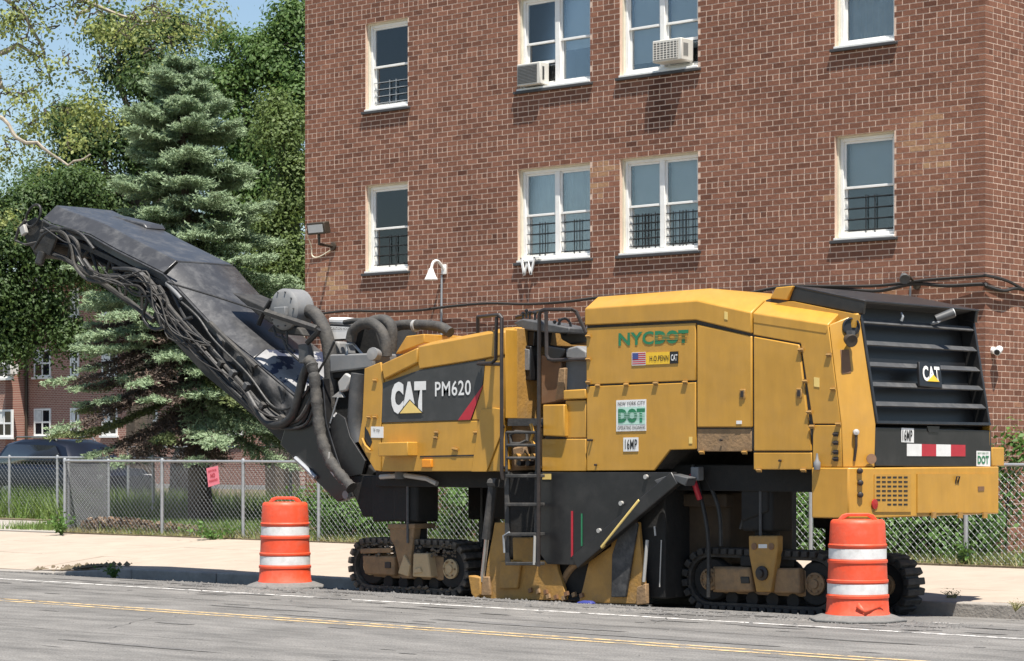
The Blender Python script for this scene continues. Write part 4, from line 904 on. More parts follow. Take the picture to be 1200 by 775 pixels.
# near front: dusty frame boxes, yoke
pS([(424,651),(462,652),(462,675),(427,673)], YN-.16, .08, 'frame_box', 'yellow_dusty', bev=.02)
pS([(422,643),(458,642),(458,648),(422,649)], YN-.17, .1, 'frame_ledge', 'yellow_dusty', bev=.01)
pS([(484,648.5),(501,648.5),(505,677),(483,676)], YN-.2, .14, 'frame_box', 'frame_beige', bev=.015)
pS([(485,667),(492,665),(494,671),(484,672)], YN-.22, .03, 'grease_block', 'frame_beige', bev=.006)
pS([(456,615),(485,616),(485,622),(481,655),(482,678),(470,678),(462,640),(457,632)], YN-.19, .12, 'yoke', 'yellow_dusty', bev=.012)
pS([(454,614),(486,614),(486,620),(454,620)], YN-.2, .35, 'yoke_cap', 'yellow_dusty', bev=.01)
pS([(450.5,659),(457,659),(457,666),(450.5,666)], YN-.175, .03, 'painted_slot', 'decal_black', bev=.005)  # black block paints the dark of an opening
pS([(420,632),(462,631),(462,640),(420,642)], YN-.12, .24, 'mud_guard', 'shade_black', bev=.01)
pS([(466,672),(473,650),(480,662),(478,676)], YN-.22, .04, 'scraper', 'frame_beige', bev=.01)
# near rear: yoke and frame
pS([(877,628),(911,628),(911,645),(903,694),(886,694),(877.5,650)], YN-.24, .1, 'yoke', 'yellow_worn', bev=.012)
for px in (884,904): P = S(px,640.5,YN-.24); MB().cyl(P + Vector((0,.001,0)), P + Vector((0,-.008,0)), .035, None, 14).build('painted_yoke_hole', 'wall_brown', mm)  # raised brown discs paint the dark of the holes
quadplate(quad(889,638,899,638,642.5,642.5,YN-.241), 'decal_white', mm, 'label_plate', .002)
P = S(893.5,672,YN-.24); MB().lathe(P, (0,-1,0), [(.075,0),(.075,.02),(.045,.03),(.04,.06),(0,.065)], 14).build('pivot_pin', 'rail_brown', mm)
pS([(835,664),(878,665),(882,694),(836,694.5)], YN-.19, .1, 'frame_box', 'yellow_dusty', bev=.03)
pS([(908,666),(936,666),(937,696),(906,695)], YN-.19, .1, 'frame_box', 'yellow_dusty', bev=.02)
pS([(867,676),(877,676),(878,684),(868,684)], YN-.2, .03, 'painted_slot', 'decal_black', bev=.008)  # dark of the frame opening painted as a black block
# legs
for (xx, yy) in ((XF1, YN), (XR1, YN), (XF1, YFAR), (XR1, YFAR)):
    zc = road_z(xx, yy) + .5
    lg = MB().cyl((xx, yy, zc), (xx, yy, 1.25), .13, None, 18).build('leg', 'shade_black', mm); MB().box((xx-.2, yy-.18, .78), (xx+.2, yy+.18, 1.36)).build('leg_sleeve', 'shade_black', lg, bev=.03)
    MB().box((xx-.24, yy-.15, zc-.04), (xx+.24, yy+.15, zc+.08)).build('leg_foot', 'shade_black', lg, bev=.02)
    MB().tube([(xx+.06, yy-.20, zc+.1), (xx+.06, yy-.20, 1.3)], .016, 6).build('rod', 'grey_dark', lg)
pS([(436,557),(476,557),(476,610),(436,612)], 19.98, .35, 'conveyor_seat', 'shade_black', bev=.02)
pS([(868,551),(900,551),(900,600),(868,612)], 19.95, .3, 'hydraulic_tank', 'shade_black', bev=.02)
for k, (a0, b0) in enumerate((((812,545),(830,700)), ((822,548),(845,640)), ((866,560),(868,620)))): rail([a0, ((a0[0]+b0[0])/2+8, (a0[1]+b0[1])/2), b0], 'hydraulic_hose', .022, 'hose_dark', 19.9+.05*k, 6)
P = S(817,553,19.8); MB().box(P + Vector((-.05,-.05,-.09)), P + Vector((.05,.05,.05))).build('valve', 'grey_paint', mm, bev=.01); MB().tube([S(811,556,19.82), S(815,570,19.8), S(820,585,19.85)], .03, 8, 4).build('red_hose', 'decal_red', mm)

# caked mud on the front crawler
mr = random.Random(3); g = MB()
for k in range(150):
    t = mr.random(); px_ = lerp(424, 535, t); py_ = mr.choice((636, 640, 646, 650, 690)) + mr.uniform(-3, 3)
    if py_ > 680: px_ = lerp(430, 530, t)
    P = S(px_, py_, YN - .17 + mr.uniform(0,.06)); s_ = mr.uniform(.012, .03)
    g.add([P + Vector((a*s_*mr.uniform(.6,1.5), b*s_, c*s_*mr.uniform(.5,1))) for a,b,c in ((1,0,0),(-1,0,0),(0,1,0),(0,-1,0),(0,0,1),(0,0,-1))], [(0,2,4),(2,1,4),(1,3,4),(3,0,4),(2,0,5),(1,2,5),(3,1,5),(0,3,5)])
g.build('mud', 'mud', mm)['kind'] = 'stuff'
# ------------------------------------------------------------------ conveyor boom of the machine
YN1, YN2 = 20.05, 20.25
def mirb(p): return Vector((p[0], 2*20.73 - p[1], p[2]))
def cover(Ls, Cs, name, m, inner=.0):
    rs = []
    for l, c in zip(Ls, Cs):
        a = S(*l, YN1); b = S(*c, YN2)
        rs.append([a, b, (b + mirb(b))/2 + Vector((0,0,.005)), mirb(b), mirb(a), (a + mirb(a))/2 + Vector((.02,0,.06))])
    return MB().rings(rs).build(name, m, mm, bev=.012)
cu = cover([(50,256),(60,262),(105,274.6),(136,292),(192,320)], [(66,240.5),(77,246),(122,262),(150,277),(207,305.5)], 'conveyor_cover', 'boom_cover')
cl = cover([(194,322.5),(206,335),(250,382),(297,420)], [(209,307.2),(224,325),(266,371),(311,409)], 'conveyor_cover', 'boom_cover')
cl2 = cover([(297.3,420.3),(345,461),(388,500)], [(311.3,409.3),(355,446),(399,484)], 'conveyor_cover', 'boom_peeled')
# lip along the lower edge of the covers, raised hatch and ribs
def edge(pts, Y, r, name, m, parent=mm, sm=0): return MB().tube([S(x, y, Y) for x, y in pts], r, 6, sm).build(name, m, parent)
edge([(50,258),(60,264),(105,276.5),(136,294),(192,322),(206,337),(250,384),(297,422),(345,463),(388,502)], YN1-.01, .018, 'cover_lip', 'boom_cover')
sk_ = [(50,258),(60,264),(105,276.5),(136,294),(192,322),(206,337),(250,384),(297,422)]
for a_, b_ in zip(sk_[:-1], sk_[1:]):
    A1, B1 = S(*a_, YN1+.012), S(*b_, YN1+.012); MB().prism([A1, B1, B1 + Vector((0,0,-.085)), A1 + Vector((0,0,-.085))], (0,.012,0)).build('cover_skirt', 'boom_cover', mm)
edge([(208,306.5),(192.5,320.5)], 20.04, .016, 'cover_seam', 'shade_black')
hb = MB().prism([S(x,y,20.9) for x,y in [(104,250),(128,252),(168,262),(172,268),(140,268),(118,260)]], (0,.35,0)).build('cover_hatch', 'boom_cover', mm, bev=.02)
MB().prism([S(x,y,20.35) for x,y in [(271,343),(312,361),(333,374),(318,380),(300,368)]], (0,.5,0)).build('deflector', 'boom_steel', mm, bev=.015)
for t in range(6): P = S(231+t*17, 340+t*16.5, YN2+.01); MB().cyl(P, P + Vector((.0,-.02,.02)), .012, None, 8).build('bolt', 'shade_black', cl)
# side frames of the lower section, near and far
low = [(196,328),(250,386),(297,424),(345,465),(384,502),(405,587),(346,534),(300,490),(240,440),(178,372)]
for s_ in (0, 1):
    pts = [S(x,y,20.14) for x,y in low]
    if s_: pts = [mirb(p) for p in pts]
    MB().prism(pts, (0, .04 if not s_ else -.04, 0)).build('boom_side', 'boom_steel', mm, bev=.006)
    q = [S(x,y,20.12) for x,y in [(62,298),(78,304),(120,332),(152,354),(180,376)]]
    if s_: q = [mirb(p) for p in q]
    MB().tube(q, .04, 8).build('lower_chord', 'boom_steel', mm)
    q = [S(x,y,20.10) for x,y in [(70,272),(82,281),(130,303),(174,325),(198,334)]]
    if s_: q = [mirb(p) for p in q]
    MB().tube(q, .045, 4).build('upper_chord', 'hose_dusty', mm)
    for (a_, b_) in (((84,282),(80,304)),((106,292),(88,307)),((106,292),(118,330)),((130,303),(120,332)),((130,303),(142,346)),((152,315),(146,350)),((168,322),(166,364)),((168,322),(190,384)),((186,332),(190,384))):
        q = [S(*a_,20.11), S(*b_,20.12)]
        if s_: q = [mirb(p) for p in q]
        MB().tube(q, .022, 6).build('brace', 'boom_steel', mm)
    for x_, y_ in ((60,265),(78,268),(96,274),(112,280),(126,290),(146,300),(164,310)):
        q = [S(x_,y_,20.12), S(x_+2,y_+16,20.12)]
        if s_: q = [mirb(p) for p in q]
        MB().tube(q, .014, 6).build('post', 'boom_steel', mm)
# belt inside, rollers beneath it
rs = []
for (x, y) in ((48,284),(80,290),(130,316),(176,346),(200,368),(250,420),(300,468),(346,512),(395,560)):
    p = S(x, y, 20.2); rs.append([p, mirb(p), mirb(p) + Vector((0,0,.03)), p + Vector((0,0,.03))])
MB().rings(rs).build('conveyor_belt', 'rubber', mm)
for (x, y) in ((100,304),(140,326),(180,354)): p = S(x, y+3, 20.18); MB().cyl(p, mirb(p), .05, None, 12).build('belt_roller', 'boom_steel', mm)
p = S(47, 288, 20.1); MB().cyl(p, mirb(p), .17, None, 20).build('head_drum', 'rubber', mm)
# head of the conveyor: brackets, ring, lamps, motor
pS([(26,262),(40,255),(56,262),(66,278),(58,300),(40,296),(30,282)], 20.06, .04, 'head_bracket', 'boom_steel', bev=.01)
ring = [S(39 + 8*math.cos(t*math.pi/9) + 4*math.sin(t*math.pi/9), 253 - 13*math.sin(t*math.pi/9), 20.02) for t in range(19)]; MB().tube(ring, .018, 6).build('guard_ring', 'hose_dark', mm)
g = MB(); g.tube([S(18,282,20.0), S(30,287,20.0), S(44,284,20.0)], .018, 6); g.tube([S(18,282,20.0), S(22,268,20.0), S(30,258,20.0)], .02, 6); g.build('head_bracket', 'hose_dusty', mm)
P = S(50,296,19.98); MB().lathe(P, (-.2,-.2,-.9), [(0,-.02),(.06,0),(.06,.16),(.035,.18),(0,.18)], 12).build('motor', 'hose_dark', mm)
P = S(46,306,19.98); hl = MB().lathe(P, (-.3,-.6,-.6), [(0,-.05),(.04,-.04),(.05,.03),(0,.035)], 12).build('work_lamp', 'boom_steel', mm); MB().lathe(P + Vector((-.012,-.023,-.023)), (-.3,-.6,-.6), [(0,0),(.042,0),(0,.012)], 10).build('lens', 'lamp_clear', hl)
P = S(28,270,19.99); MB().obox(P, (.05,0,.02), (0,.03,0), (-.02,0,.06)).build('junction_box', 'steel_light', mm, bev=.01)
# lower nose of the boom
pS([(343,471),(378,443),(382,495),(396,540),(413,582),(395,588.5),(353,547),(328,521)], 19.99, .12, 'boom_foot', 'black_panel', bev=.012)
pts = [(343,471),(378,443),(382,495),(396,540),(413,582),(395,588.5),(353,547),(328,521)]
MB().prism([mirb(S(x,y,19.99)) for x, y in pts], (0,-.12,0)).build('boom_foot', 'black_panel', mm, bev=.012)
pS([(345,500),(385,470),(412,575),(396,584),(352,545)], 20.2, 1.06, 'boom_throat', 'shade_black', bev=.01)
for y0 in (497,505): quadplate(quad(371,y0,377.5,y0-.5,y0+5,y0+5.5,19.988), 'decal_palegreen', mm, 'label_plate', .003)
P = S(408,580,19.98); MB().cyl(P, P + Vector((0,-.05,0)), .05, None, 14).build('pivot_pin', 'grey_paint', mm)
edge([(346,537),(358,548),(370,560)], 19.97, .03, 'tow_bar', 'galv')
# slack tarpaulin sheets hanging under the cover
random.seed(21)
def drape(p0, p1, drop, name, seed):
    rnd = random.Random(seed); n, k = 12, 7; g = MB(); vs = []
    for i in range(n+1):
        for j in range(k+1):
            t, u = i/n, j/k; x = lerp(p0[0], p1[0], t) - 6*u*math.sin(t*3.14); y = lerp(p0[1], p1[1], t) + u*drop*(1 + .3*math.sin(t*6+seed)) 
            vs.append(S(x, y, 20.03 - .05*math.sin(u*3.1)*math.sin(t*9+seed) - rnd.uniform(0,.02)))
    g.add(vs, [(i*(k+1)+j, (i+1)*(k+1)+j, (i+1)*(k+1)+j+1, i*(k+1)+j+1) for i in range(n) for j in range(k)])
    o = g.build(name, 'tarp', mm); so_ = o.modifiers.new('thick','SOLIDIFY'); so_.thickness = .008; return o
drape((254,388),(296,424), 26, 'tarp', 1); drape((285,414),(335,457), 26, 'tarp', 2); drape((322,446),(372,490), 34, 'tarp', 3)
# hoses along the near side
random.seed(5)
base = [(52,270),(72,268),(88,276),(98,296),(112,314),(140,318),(165,324),(186,346),(205,372),(240,408),(278,446),(308,474),(330,492),(352,484),(366,452)]
for k in range(9):
    dx, dy = random.uniform(-6, 9), random.uniform(-4, 22)
    pts = [(x + dx*min(1,i/4) + random.uniform(-4,4), y + dy*min(1,i/3)*(.5 if i > 11 else 1) + random.uniform(-4,4)) for i, (x, y) in enumerate(base)]
    a_ = random.choice((0, 0, 3, 5)); b_ = random.choice((11, 13, 15, 15))
    MB().tube([S(x, y, 20.0 - random.uniform(0,.08)) for x, y in pts[a_:b_]], random.choice((.016,.02,.026,.03)), 7, 5).build('hydraulic_hose', random.choice(('hose_dark','hose_dusty','hose_dark')), mm)
for pts, r in (([(60,270),(75,273),(84,290),(88,312),(104,328),(128,330),(148,322)], .026), ([(40,292),(52,274),(74,268),(94,274),(110,292)], .022),
               ([(160,330),(172,350),(168,372),(182,386),(206,378),(226,372)], .024), ([(196,330),(208,356),(222,380),(250,410)], .02), ([(186,336),(196,352),(204,378)], .03),
               ([(210,352),(232,372),(252,400),(290,438),(322,478),(350,470),(380,424),(392,400)], .016), ([(246,378),(268,400),(300,430)], .03)):
    MB().tube([S(x, y, 19.94) for x, y in pts], r, 7, 6).build('hydraulic_hose', 'hose_dark' if r < .025 else 'hose_dusty', mm)
hr = random.Random(12)
for k in range(14):
    i0 = hr.randint(0, 9); i1 = min(len(base)-1, i0 + hr.randint(3, 6)); pts = []
    for i in range(i0, i1+1): x, y = base[i]; pts.append((x + hr.uniform(-10, 8), y + hr.uniform(-6, 24)))
    MB().tube([S(x, y, 19.93 - hr.uniform(0,.1)) for x, y in pts], hr.choice((.008,.010,.013)), 6, 6).build('hydraulic_hose', hr.choice(('hose_dark','cable_black','hose_dusty')), mm)
P0 = S(196,332,19.95); P1 = S(212,350,19.92); MB().cyl(P0, P1, .035, .025, 10).build('hose_coupling', 'grey_paint', mm)
for k in range(10):
    t = k/9; P = S(lerp(172,330,t) + random.uniform(-6,6), lerp(340,492,t) + random.uniform(-6,8), 19.93); MB().obox(P, (.03,0,-.02), (0,.05,0), (.025,0,.035)).build('hose_clamp', random.choice(('grey_dark','hose_dusty','boom_steel')), mm, bev=.006)
MB().tube([S(x,y,19.92) for x, y in [(362,428),(356,440),(349,468),(342,488),(330,497),(314,496),(302,482),(290,462)]], .055, 10, 6).build('hose_bundle', 'hose_dark', mm)
# wrapped hose bundle with ties
pts = spline([S(x,y,19.9) for x, y in [(360,426),(364,424),(368,440),(371,470),(375,505),(384,535),(398,556),(412,572)]], 8)
MB().tube(pts, [.068 + .006*math.sin(i*2.4) + .005*math.sin(i*5.3) for i in range(len(pts))], 12).build('hose_bundle', 'hose_dusty', mm)
MB().tube([S(x,y,19.86) for x, y in [(386,530),(386,548),(396,562),(408,572)]], .014, 6, 5).build('hose_tie', 'steel_light', mm)
# stay bar across the cover
edge([(196,331),(250,347),(312,367)], 19.93, .014, 'stay_cable', 'hose_dark'); edge([(312,366),(372,385.5)], 19.93, .045, 'stay_cylinder', 'hose_dusty')
edge([(360,402),(372,390),(374,386)], 19.92, .035, 'stay_joint', 'hose_dark')
# dust blower and its duct
P = S(330,362.5,19.98); bl_ = MB().lathe(P, (0,1,0), [(0,0),(.20,0),(.235,.02),(.255,.04),(.255,.30),(.23,.33),(0,.33)], 28).build('blower', 'grey_paint', mm)
MB().obox(P + Vector((.02,-.03,-.03)), (.1,0,0), (0,.03,0), (0,0,.055)).build('blower_motor', 'grey_paint', bl_, bev=.01)
for k in range(10): q_ = P + Vector((.215*math.cos(k*.628), 0, .215*math.sin(k*.628))); MB().cyl(q_ + Vector((0,.005,0)), q_ + Vector((0,-.012,0)), .01, None, 6).build('bolt', 'grey_dark', bl_)
MB().tube([S(x,y,20.2) for x, y in [(352,366),(366,366),(378,382),(385,405),(388,440),(387,480),(386,520)]], .085, 14, 6).build('duct', 'hose_dusty', mm)
MB().tube([S(x,y,19.99) for x, y in [(303,381),(308,368),(318,352)]], .03, 6).build('blower_bracket', 'shade_black', mm)
pS([(322,378),(350,384),(356,394),(330,392),(312,388)], 20.05, .5, 'blower_base', 'boom_steel', bev=.02)
for (a_, b_) in (((330,392),(352,424)), ((336,388),(345,412)), ((320,384),(336,398))): edge([a_, ((a_[0]+b_[0])/2-4,(a_[1]+b_[1])/2+3), b_], 19.98, .016, 'hydraulic_hose', 'hose_dark')
pS([(349,404),(360,403),(362,424),(350,426)], 19.95, .1, 'hose_box', 'grey_dark', bev=.01)
# gear between boom and front module
pS([(382,440),(428,430),(424,500),(432,545),(440,553),(430,566),(404,560),(390,500)], 20.22, 1.1, 'conveyor_mount', 'shade_black', bev=.02)
pS([(404,556),(470,560),(470,606),(425,606)], 20.02, .3, 'mount_foot', 'shade_black', bev=.02)
gb = pS([(386,415.5),(437,414),(437,431),(386,437)], 20.12, .5, 'tool_box', 'grey_paint', bev=.02)
pS([(384,432),(437,431),(437,440),(386,444)], 20.16, .5, 'tool_tray', 'shade_black', bev=.01)
wp = pS([(385,380),(411,381),(411,398.5),(386,400)], 20.3, .05, 'warning_plate', 'decal_black', bev=.006)
q = [S(387,398,20.296), S(410,396.8,20.296), S(410,383.5,20.296), S(387,382.2,20.296)]; quadplate(q, 'decal_white', wp, 'plate_face', .003)
text_quad('CAUTION HOSE', [S(388,387,20.29), S(409,387.2,20.29), S(409,384.2,20.29), S(388,383.4,20.29)], 'decal_black', wp, bold=0); 
pS([(384,372),(404,372),(412,381),(384,380)], 20.5, .3, 'fluid_tank', 'decal_white', bev=.03)
pS([(384,400),(396,400),(398,416),(386,416)], 20.4, .3, 'pipe_stack', 'grey_paint', bev=.03)
pS([(410,372),(440,380),(450,420),(425,432),(405,415),(405,385)], 20.75, .7, 'engine_block', 'shade_black', bev=.03)
MB().tube([S(x,y,20.2) for x, y in [(407,416),(406,404),(414,403),(420,410),(426,417)]], .016, 6).build('grab_bar', 'galv', mm)
P = S(437,415,19.95); MB().lathe(P, (.2,-.9,.1), [(0,-.1),(.07,-.09),(.08,.0),(.075,.02),(0,.03)], 14).build('head_lamp', 'grey_paint', mm)
for pts, r, Y in (([(411,400),(414,388),(424,380),(436,379),(447,388),(452,402),(453,418)], .065, 20.15), ([(430,381),(440,376),(452,376),(459,386),(458,412)], .068, 20.25), ([(456,385),(472,381),(495,381),(515,383),(528,390)], .062, 20.5), ([(404,378),(420,376),(440,380)], .035, 20.4)):
    MB().tube([S(x,y,Y) for x, y in pts], r, 12, 6).build('air_hose', 'hose_dusty', mm)
P = S(487,382,20.5); MB().cyl(P + Vector((-.02,0,0)), P + Vector((.02,0,0)), .075, None, 14).build('hose_band', 'steel_light', mm)
pS([(395,448),(404,437),(412,442),(406,458),(397,460)], 20.05, .06, 'white_tank', 'steel_light', bev=.02); pS([(388,466),(398,458),(402,466)], 20.06, .05, 'shield_plate', 'steel_light', bev=.005)
pS([(386,497),(395,484),(404,490),(410,512),(428,540),(424,556),(404,560),(392,530)], 20.0, .03, 'splash_guard', 'black_panel', bev=.006)
edge([(387,496),(396,466)], 19.99, .01, 'gas_strut', 'galv')
MB().tube([S(x,y,20.1) for x, y in [(420,438),(417,470),(416,500),(420,520)]], .09, 12, 5).build('exhaust_pipe', 'grey_dark', mm)
# --- lettering and stickers on the big side panels
YS = YB - .002
text_quad('NYC', quad(725,390.6,766.3,388,403.7,405.8,YS), 'decal_green', p1, bold=.03)
text_quad('DOT', quad(767.6,388,807,386.3,402,403.8,YS), 'decal_green', p1, bold=.06)
for k in range(4): quadplate(quad(768,393.2+k*1.7,806,391.6+k*1.7,392.1+k*1.7,393.7+k*1.7,YS-.004), 'yellow', p1, 'stripe', .001)
quadplate(quad(740.7,413.4,756.7,412.7,428,428.6,YS), 'decal_white', p1, 'flag_sticker')
for k in range(6): quadplate(quad(741,414+k*2.4,756.5,413.4+k*2.4,414.7+k*2.4,415.3+k*2.4,YS-.0045), 'decal_red', p1, 'stripe', .001)
quadplate(quad(741.3,414,748,413.7,421,421.3,YS-.006), 'decal_blue', p1, 'flag_canton', .001)
quadplate(quad(757.2,413.4,785,412.3,426.4,427.6,YS), 'decal_yellow', p1, 'sticker'); text_quad('H.O.PENN', quad(761.5,417.2,783.5,416.3,422.8,423.6,YS-.0055), 'decal_black', p1, bold=.01)
quadplate(quad(785.2,412.3,795,411.9,426,426.4,YS), 'decal_black', p1, 'sticker'); text_quad('CAT', quad(786.5,415.5,794,415.2,422.6,423,YS-.0055), 'decal_white', p1, bold=.03)
quadplate(quad(722.5,469.3,757.5,468,505,505.8,YS), 'decal_white', p2, 'sticker'); quadplate(quad(724.3,477.5,756.3,476.5,497.3,497.8,YS-.005), 'decal_palegreen', p2, 'sticker_field', .001)
text_quad('NEW YORK CITY', quad(724.2,471.3,756,470.1,474.6,475.7,YS-.0055), 'decal_black', p2, bold=.005)
text_quad('DOT', quad(724.6,479.3,756,478.4,495.3,495.8,YS-.0065), 'decal_green', p2, bold=.06); text_quad('OPERATING ENGINEERS', quad(724,499.5,756.4,498.8,503.2,503.9,YS-.0055), 'decal_black', p2, bold=.003)
for k in range(4): quadplate(quad(725,484.2+k*1.9,755.8,483.5+k*1.9,484.0+k*1.9,484.7+k*1.9,YS-.0105), 'decal_palegreen', p2, 'stripe', .0006)
quadplate(quad(730.8,513,748.3,512.7,529,529.3,YS), 'decal_white', p2, 'number_plate'); text_quad('16MP', quad(732.5,515,746.8,514.8,526.6,526.9,YS-.0055), 'decal_black', p2, bold=.01)
quadplate(quad(863,493.2,869.5,493.1,497,497.1,YS-.006), 'decal_white', d1, 'label_plate', .002)
quadplate(quad(849,365,853,366,375,374,YB-.016), 'decal_gold', hood, 'label_plate', .002); quadplate(quad(807.5,512,811.5,512,520,520,YS), 'decal_gold', p2, 'label_plate', .002)
quadplate(quad(954,442,960.5,443,454,453,YS), 'decal_gold', p4, 'label_plate', .002)
# ------------------------------------------------------------------ traffic barrels
def at_depth(px, py, D): return C0 + ray(px, py) * D
def barrel(px, py, label, rot, tilt=0, bent=False):
    P = GZ(px, py, 0)
    for _ in range(4): P = GZ(px, py, road_z(P.x, P.y))
    r = empty('traffic_barrel', P, label, 'traffic barrel', 'orange barrels on the street side of the machine')
    H = .94; R0, R1 = .302, .262
    steps = [(0.045, .305), (.045+.17, .300), (.045+.17, .292), (.42, .288), (.42, .280), (.63, .276), (.63, .268), (.80, .266), (.80, .262), (.945, .250), (.965, .235), (.972, .0)]
    # bodies: stacked sections with raised rims
    prof = [(.0,.05),(.300,.05),(.306,.06),(.304,.075),(.296,.085),(.288,.215),(.296,.222),(.296,.245),(.286,.252),(.283,.262),
            (.283,.352),(.284,.362),(.290,.368),(.290,.388),(.280,.395),(.274,.545),(.282,.552),(.282,.575),(.272,.582),(.270,.592),(.270,.682),(.271,.69),
            (.277,.70),(.277,.72),(.268,.73),(.258,.915),(.252,.94),(.235,.955),(.0,.955)]
    g = MB().lathe(P, (0,0,1), prof, 40); g.build('drum', 'orange', r)
    for z0, ra in ((.258,.2848),(.588,.2718)): MB().lathe(P, (0,0,1), [(ra-.01,z0),(ra,z0),(ra,z0+.096),(ra-.01,z0+.096)], 40).build('reflective_band', 'band_white', r)
    u = Vector((math.cos(rot), math.sin(rot), 0)); v = Vector((-u.y, u.x, 0)); t = P + Vector((0,0,.95))
    hd = MB().rings([[t + u*a + v*b + Vector((0,0,c)) for a, b, c in sec] for sec in (
        [(-.19,-.02,0),(-.19,.02,0),(-.15,.02,0),(-.15,-.02,0)], [(-.15,-.02,.05),(-.15,.02,.05),(-.11,.02,.025),(-.11,-.02,.025)], [(-.10,-.02,.066),(-.10,.02,.066),(-.09,.02,.036),(-.09,-.02,.036)],
        [(.10,-.02,.066),(.10,.02,.066),(.09,.02,.036),(.09,-.02,.036)], [(.15,-.02,.05),(.15,.02,.05),(.11,.02,.025),(.11,-.02,.025)], [(.19,-.02,0),(.19,.02,0),(.15,.02,0),(.15,-.02,0)])]).build('handle', 'orange', r, bev=.006)
    n = 8; ring = lambda ra, z: [P + Vector((ra*math.cos(2*math.pi*(k+.5)/n), ra*math.sin(2*math.pi*(k+.5)/n), z)) for k in range(n)]
    MB().rings([ring(.47,.0), ring(.47,.022), ring(.35,.062), ring(.29,.066)]).build('rubber_base', 'rubber_base', r, bev=.008)
    if bent:
        q = P + FWD*-.300 + Vector((0,0,.0)); 
        g = MB(); w_ = RGT
        g.add([q + w_*-.06 + Vector((0,0,.14)) , q + w_*.03 + Vector((0,0,.075)) - FWD*.012, q + w_*.22 + FWD*.075 + Vector((0,0,.165)), q + w_*.02 + Vector((0,0,.12)) - FWD*.02, q + w_*-.03 + Vector((0,0,.19)) - FWD*.0], [(0,1,3),(1,2,3),(0,3,4)])
        o = g.build('torn_flap', 'orange', r); s_ = o.modifiers.new('s','SOLIDIFY'); s_.thickness = .006
    return r
barrel(334, 688.5, 'orange barrel with two clean white bands, standing under the raised conveyor', .75).scale = (1.05,1.05,1.06)
barrel(1005, 727.5, 'orange barrel with scuffed bands and a torn foot, at the machine rear', .75, bent=True)
# ------------------------------------------------------------------ chain link fences
def fence(A, B, zb, h, pitch, posts, name, label, wire=.003, gate=False, cat='fence', wm='galv_wire'):
    A = Vector((A[0], A[1], 0)); B = Vector((B[0], B[1], 0)); L = (B-A).length; u = (B-A).normalized(); nrm = Vector((-u.y, u.x, 0))
    r = empty(name, Vector(((A.x+B.x)/2, (A.y+B.y)/2, zb)), label, cat)
    mesh = MB(); z1 = zb + h; n = int((L + h)/pitch) + 1
    for s_ in (0, 1):
        for k in range(n):
            a0 = k*pitch - h + (0 if s_ == 0 else 0); p0, p1 = (a0, 0), (a0 + h, h)
            if p0[0] < 0: p0 = (0, -a0)
            if p1[0] > L: p1 = (L, L - a0)
            if p1[1] - p0[1] < .02: continue
            f_ = (lambda q: q[0]) if s_ == 0 else (lambda q: L - q[0])
            P = A + u*f_(p0) + Vector((0,0,zb + .03 + p0[1]*(h-.06)/h)) + nrm*(.004 if s_ else -.004); Q = A + u*f_(p1) + Vector((0,0,zb + .03 + p1[1]*(h-.06)/h)) + nrm*(.004 if s_ else -.004)
            d = (Q-P).normalized(); x_ = nrm; y_ = d.cross(x_)
            cs = [x_*wire, y_*wire, -x_*wire, -y_*wire]
            mesh.add([P + c for c in cs] + [Q + c for c in cs], [(i, (i+1) % 4, 4+(i+1) % 4, 4+i) for i in range(4)])
    o = mesh.build('chain_mesh', wm, r); o['kind'] = 'stuff'
    MB().tube([A + Vector((0,0,z1)), B + Vector((0,0,z1))], .021, 8).build('top_rail', 'galv', r)
    MB().tube([A + Vector((0,0,zb+.03)), B + Vector((0,0,zb+.03))], .006 if not gate else .02, 6).build('bottom_wire', 'galv', r)
    for t in posts:
        c = A + u*t + nrm*.0; g = MB(); g.cyl(c + Vector((0,0,zb-.2)), c + Vector((0,0,z1+.0)), .030, None, 10); g.lathe(c + Vector((0,0,z1)), (0,0,1), [(.034,-.03),(.036,.02),(.025,.045),(0,.055)], 10)
        g.build('post', 'galv', r)
    return r
mat('gate_wire', (.045, .05, .055), .6, .2, .1, 30)
FY = Y_FENCE + .05
xg = S(76, 600, FY).x; xe = -7.0
px_posts = [S(p, 600, FY).x for p in (76, 190, 285, 373.5)]; xx = px_posts[-1] + 2.55; 
x1132 = S(1132, 620, FY).x; posts = [p - xg for p in px_posts]; k_ = 5; 
for i in range(1, k_): posts.append(lerp(px_posts[-1], x1132, i/k_) - xg)
posts += [x1132 - xg, x1132 + 2.6 - xg, x1132 + 5.2 - xg, xe - xg]
ztop = 1.43
fence((xg, FY), (xe, FY), .15, ztop - .15, .10, posts, 'chain_link_fence', 'galvanised chain link fence along the back of the sidewalk, behind the machine')
# open gate leaf swung inwards from the end post
fence((xg, FY + .05), (xg - .02, FY + 1.0), .15, ztop - .15 - .02, .045, [0.03, .95], 'fence_gate', 'dense dark chain link gate leaf swung open at the fence end', .0105, True, 'gate', 'gate_wire')
fence((-75, 30.6), (S(232, 600, 31.2).x, 31.2), .19, 1.28, .12, [S(p, 600, 30.75).x + 75 for p in (-60, -5, 50, 104, 160)] + [0, 75 + S(232, 600, 31.2).x], 'chain_link_fence', 'chain link fence behind the path, along the tall green grass', .0028)
fence((S(150,600,33.5).x, 33.5), (-31.2, 33.5), .19, 1.5, .08, [.0, 2.6, 5.2, 7.8], 'chain_link_fence', 'taller grey chain link fence between spruce and brick building')
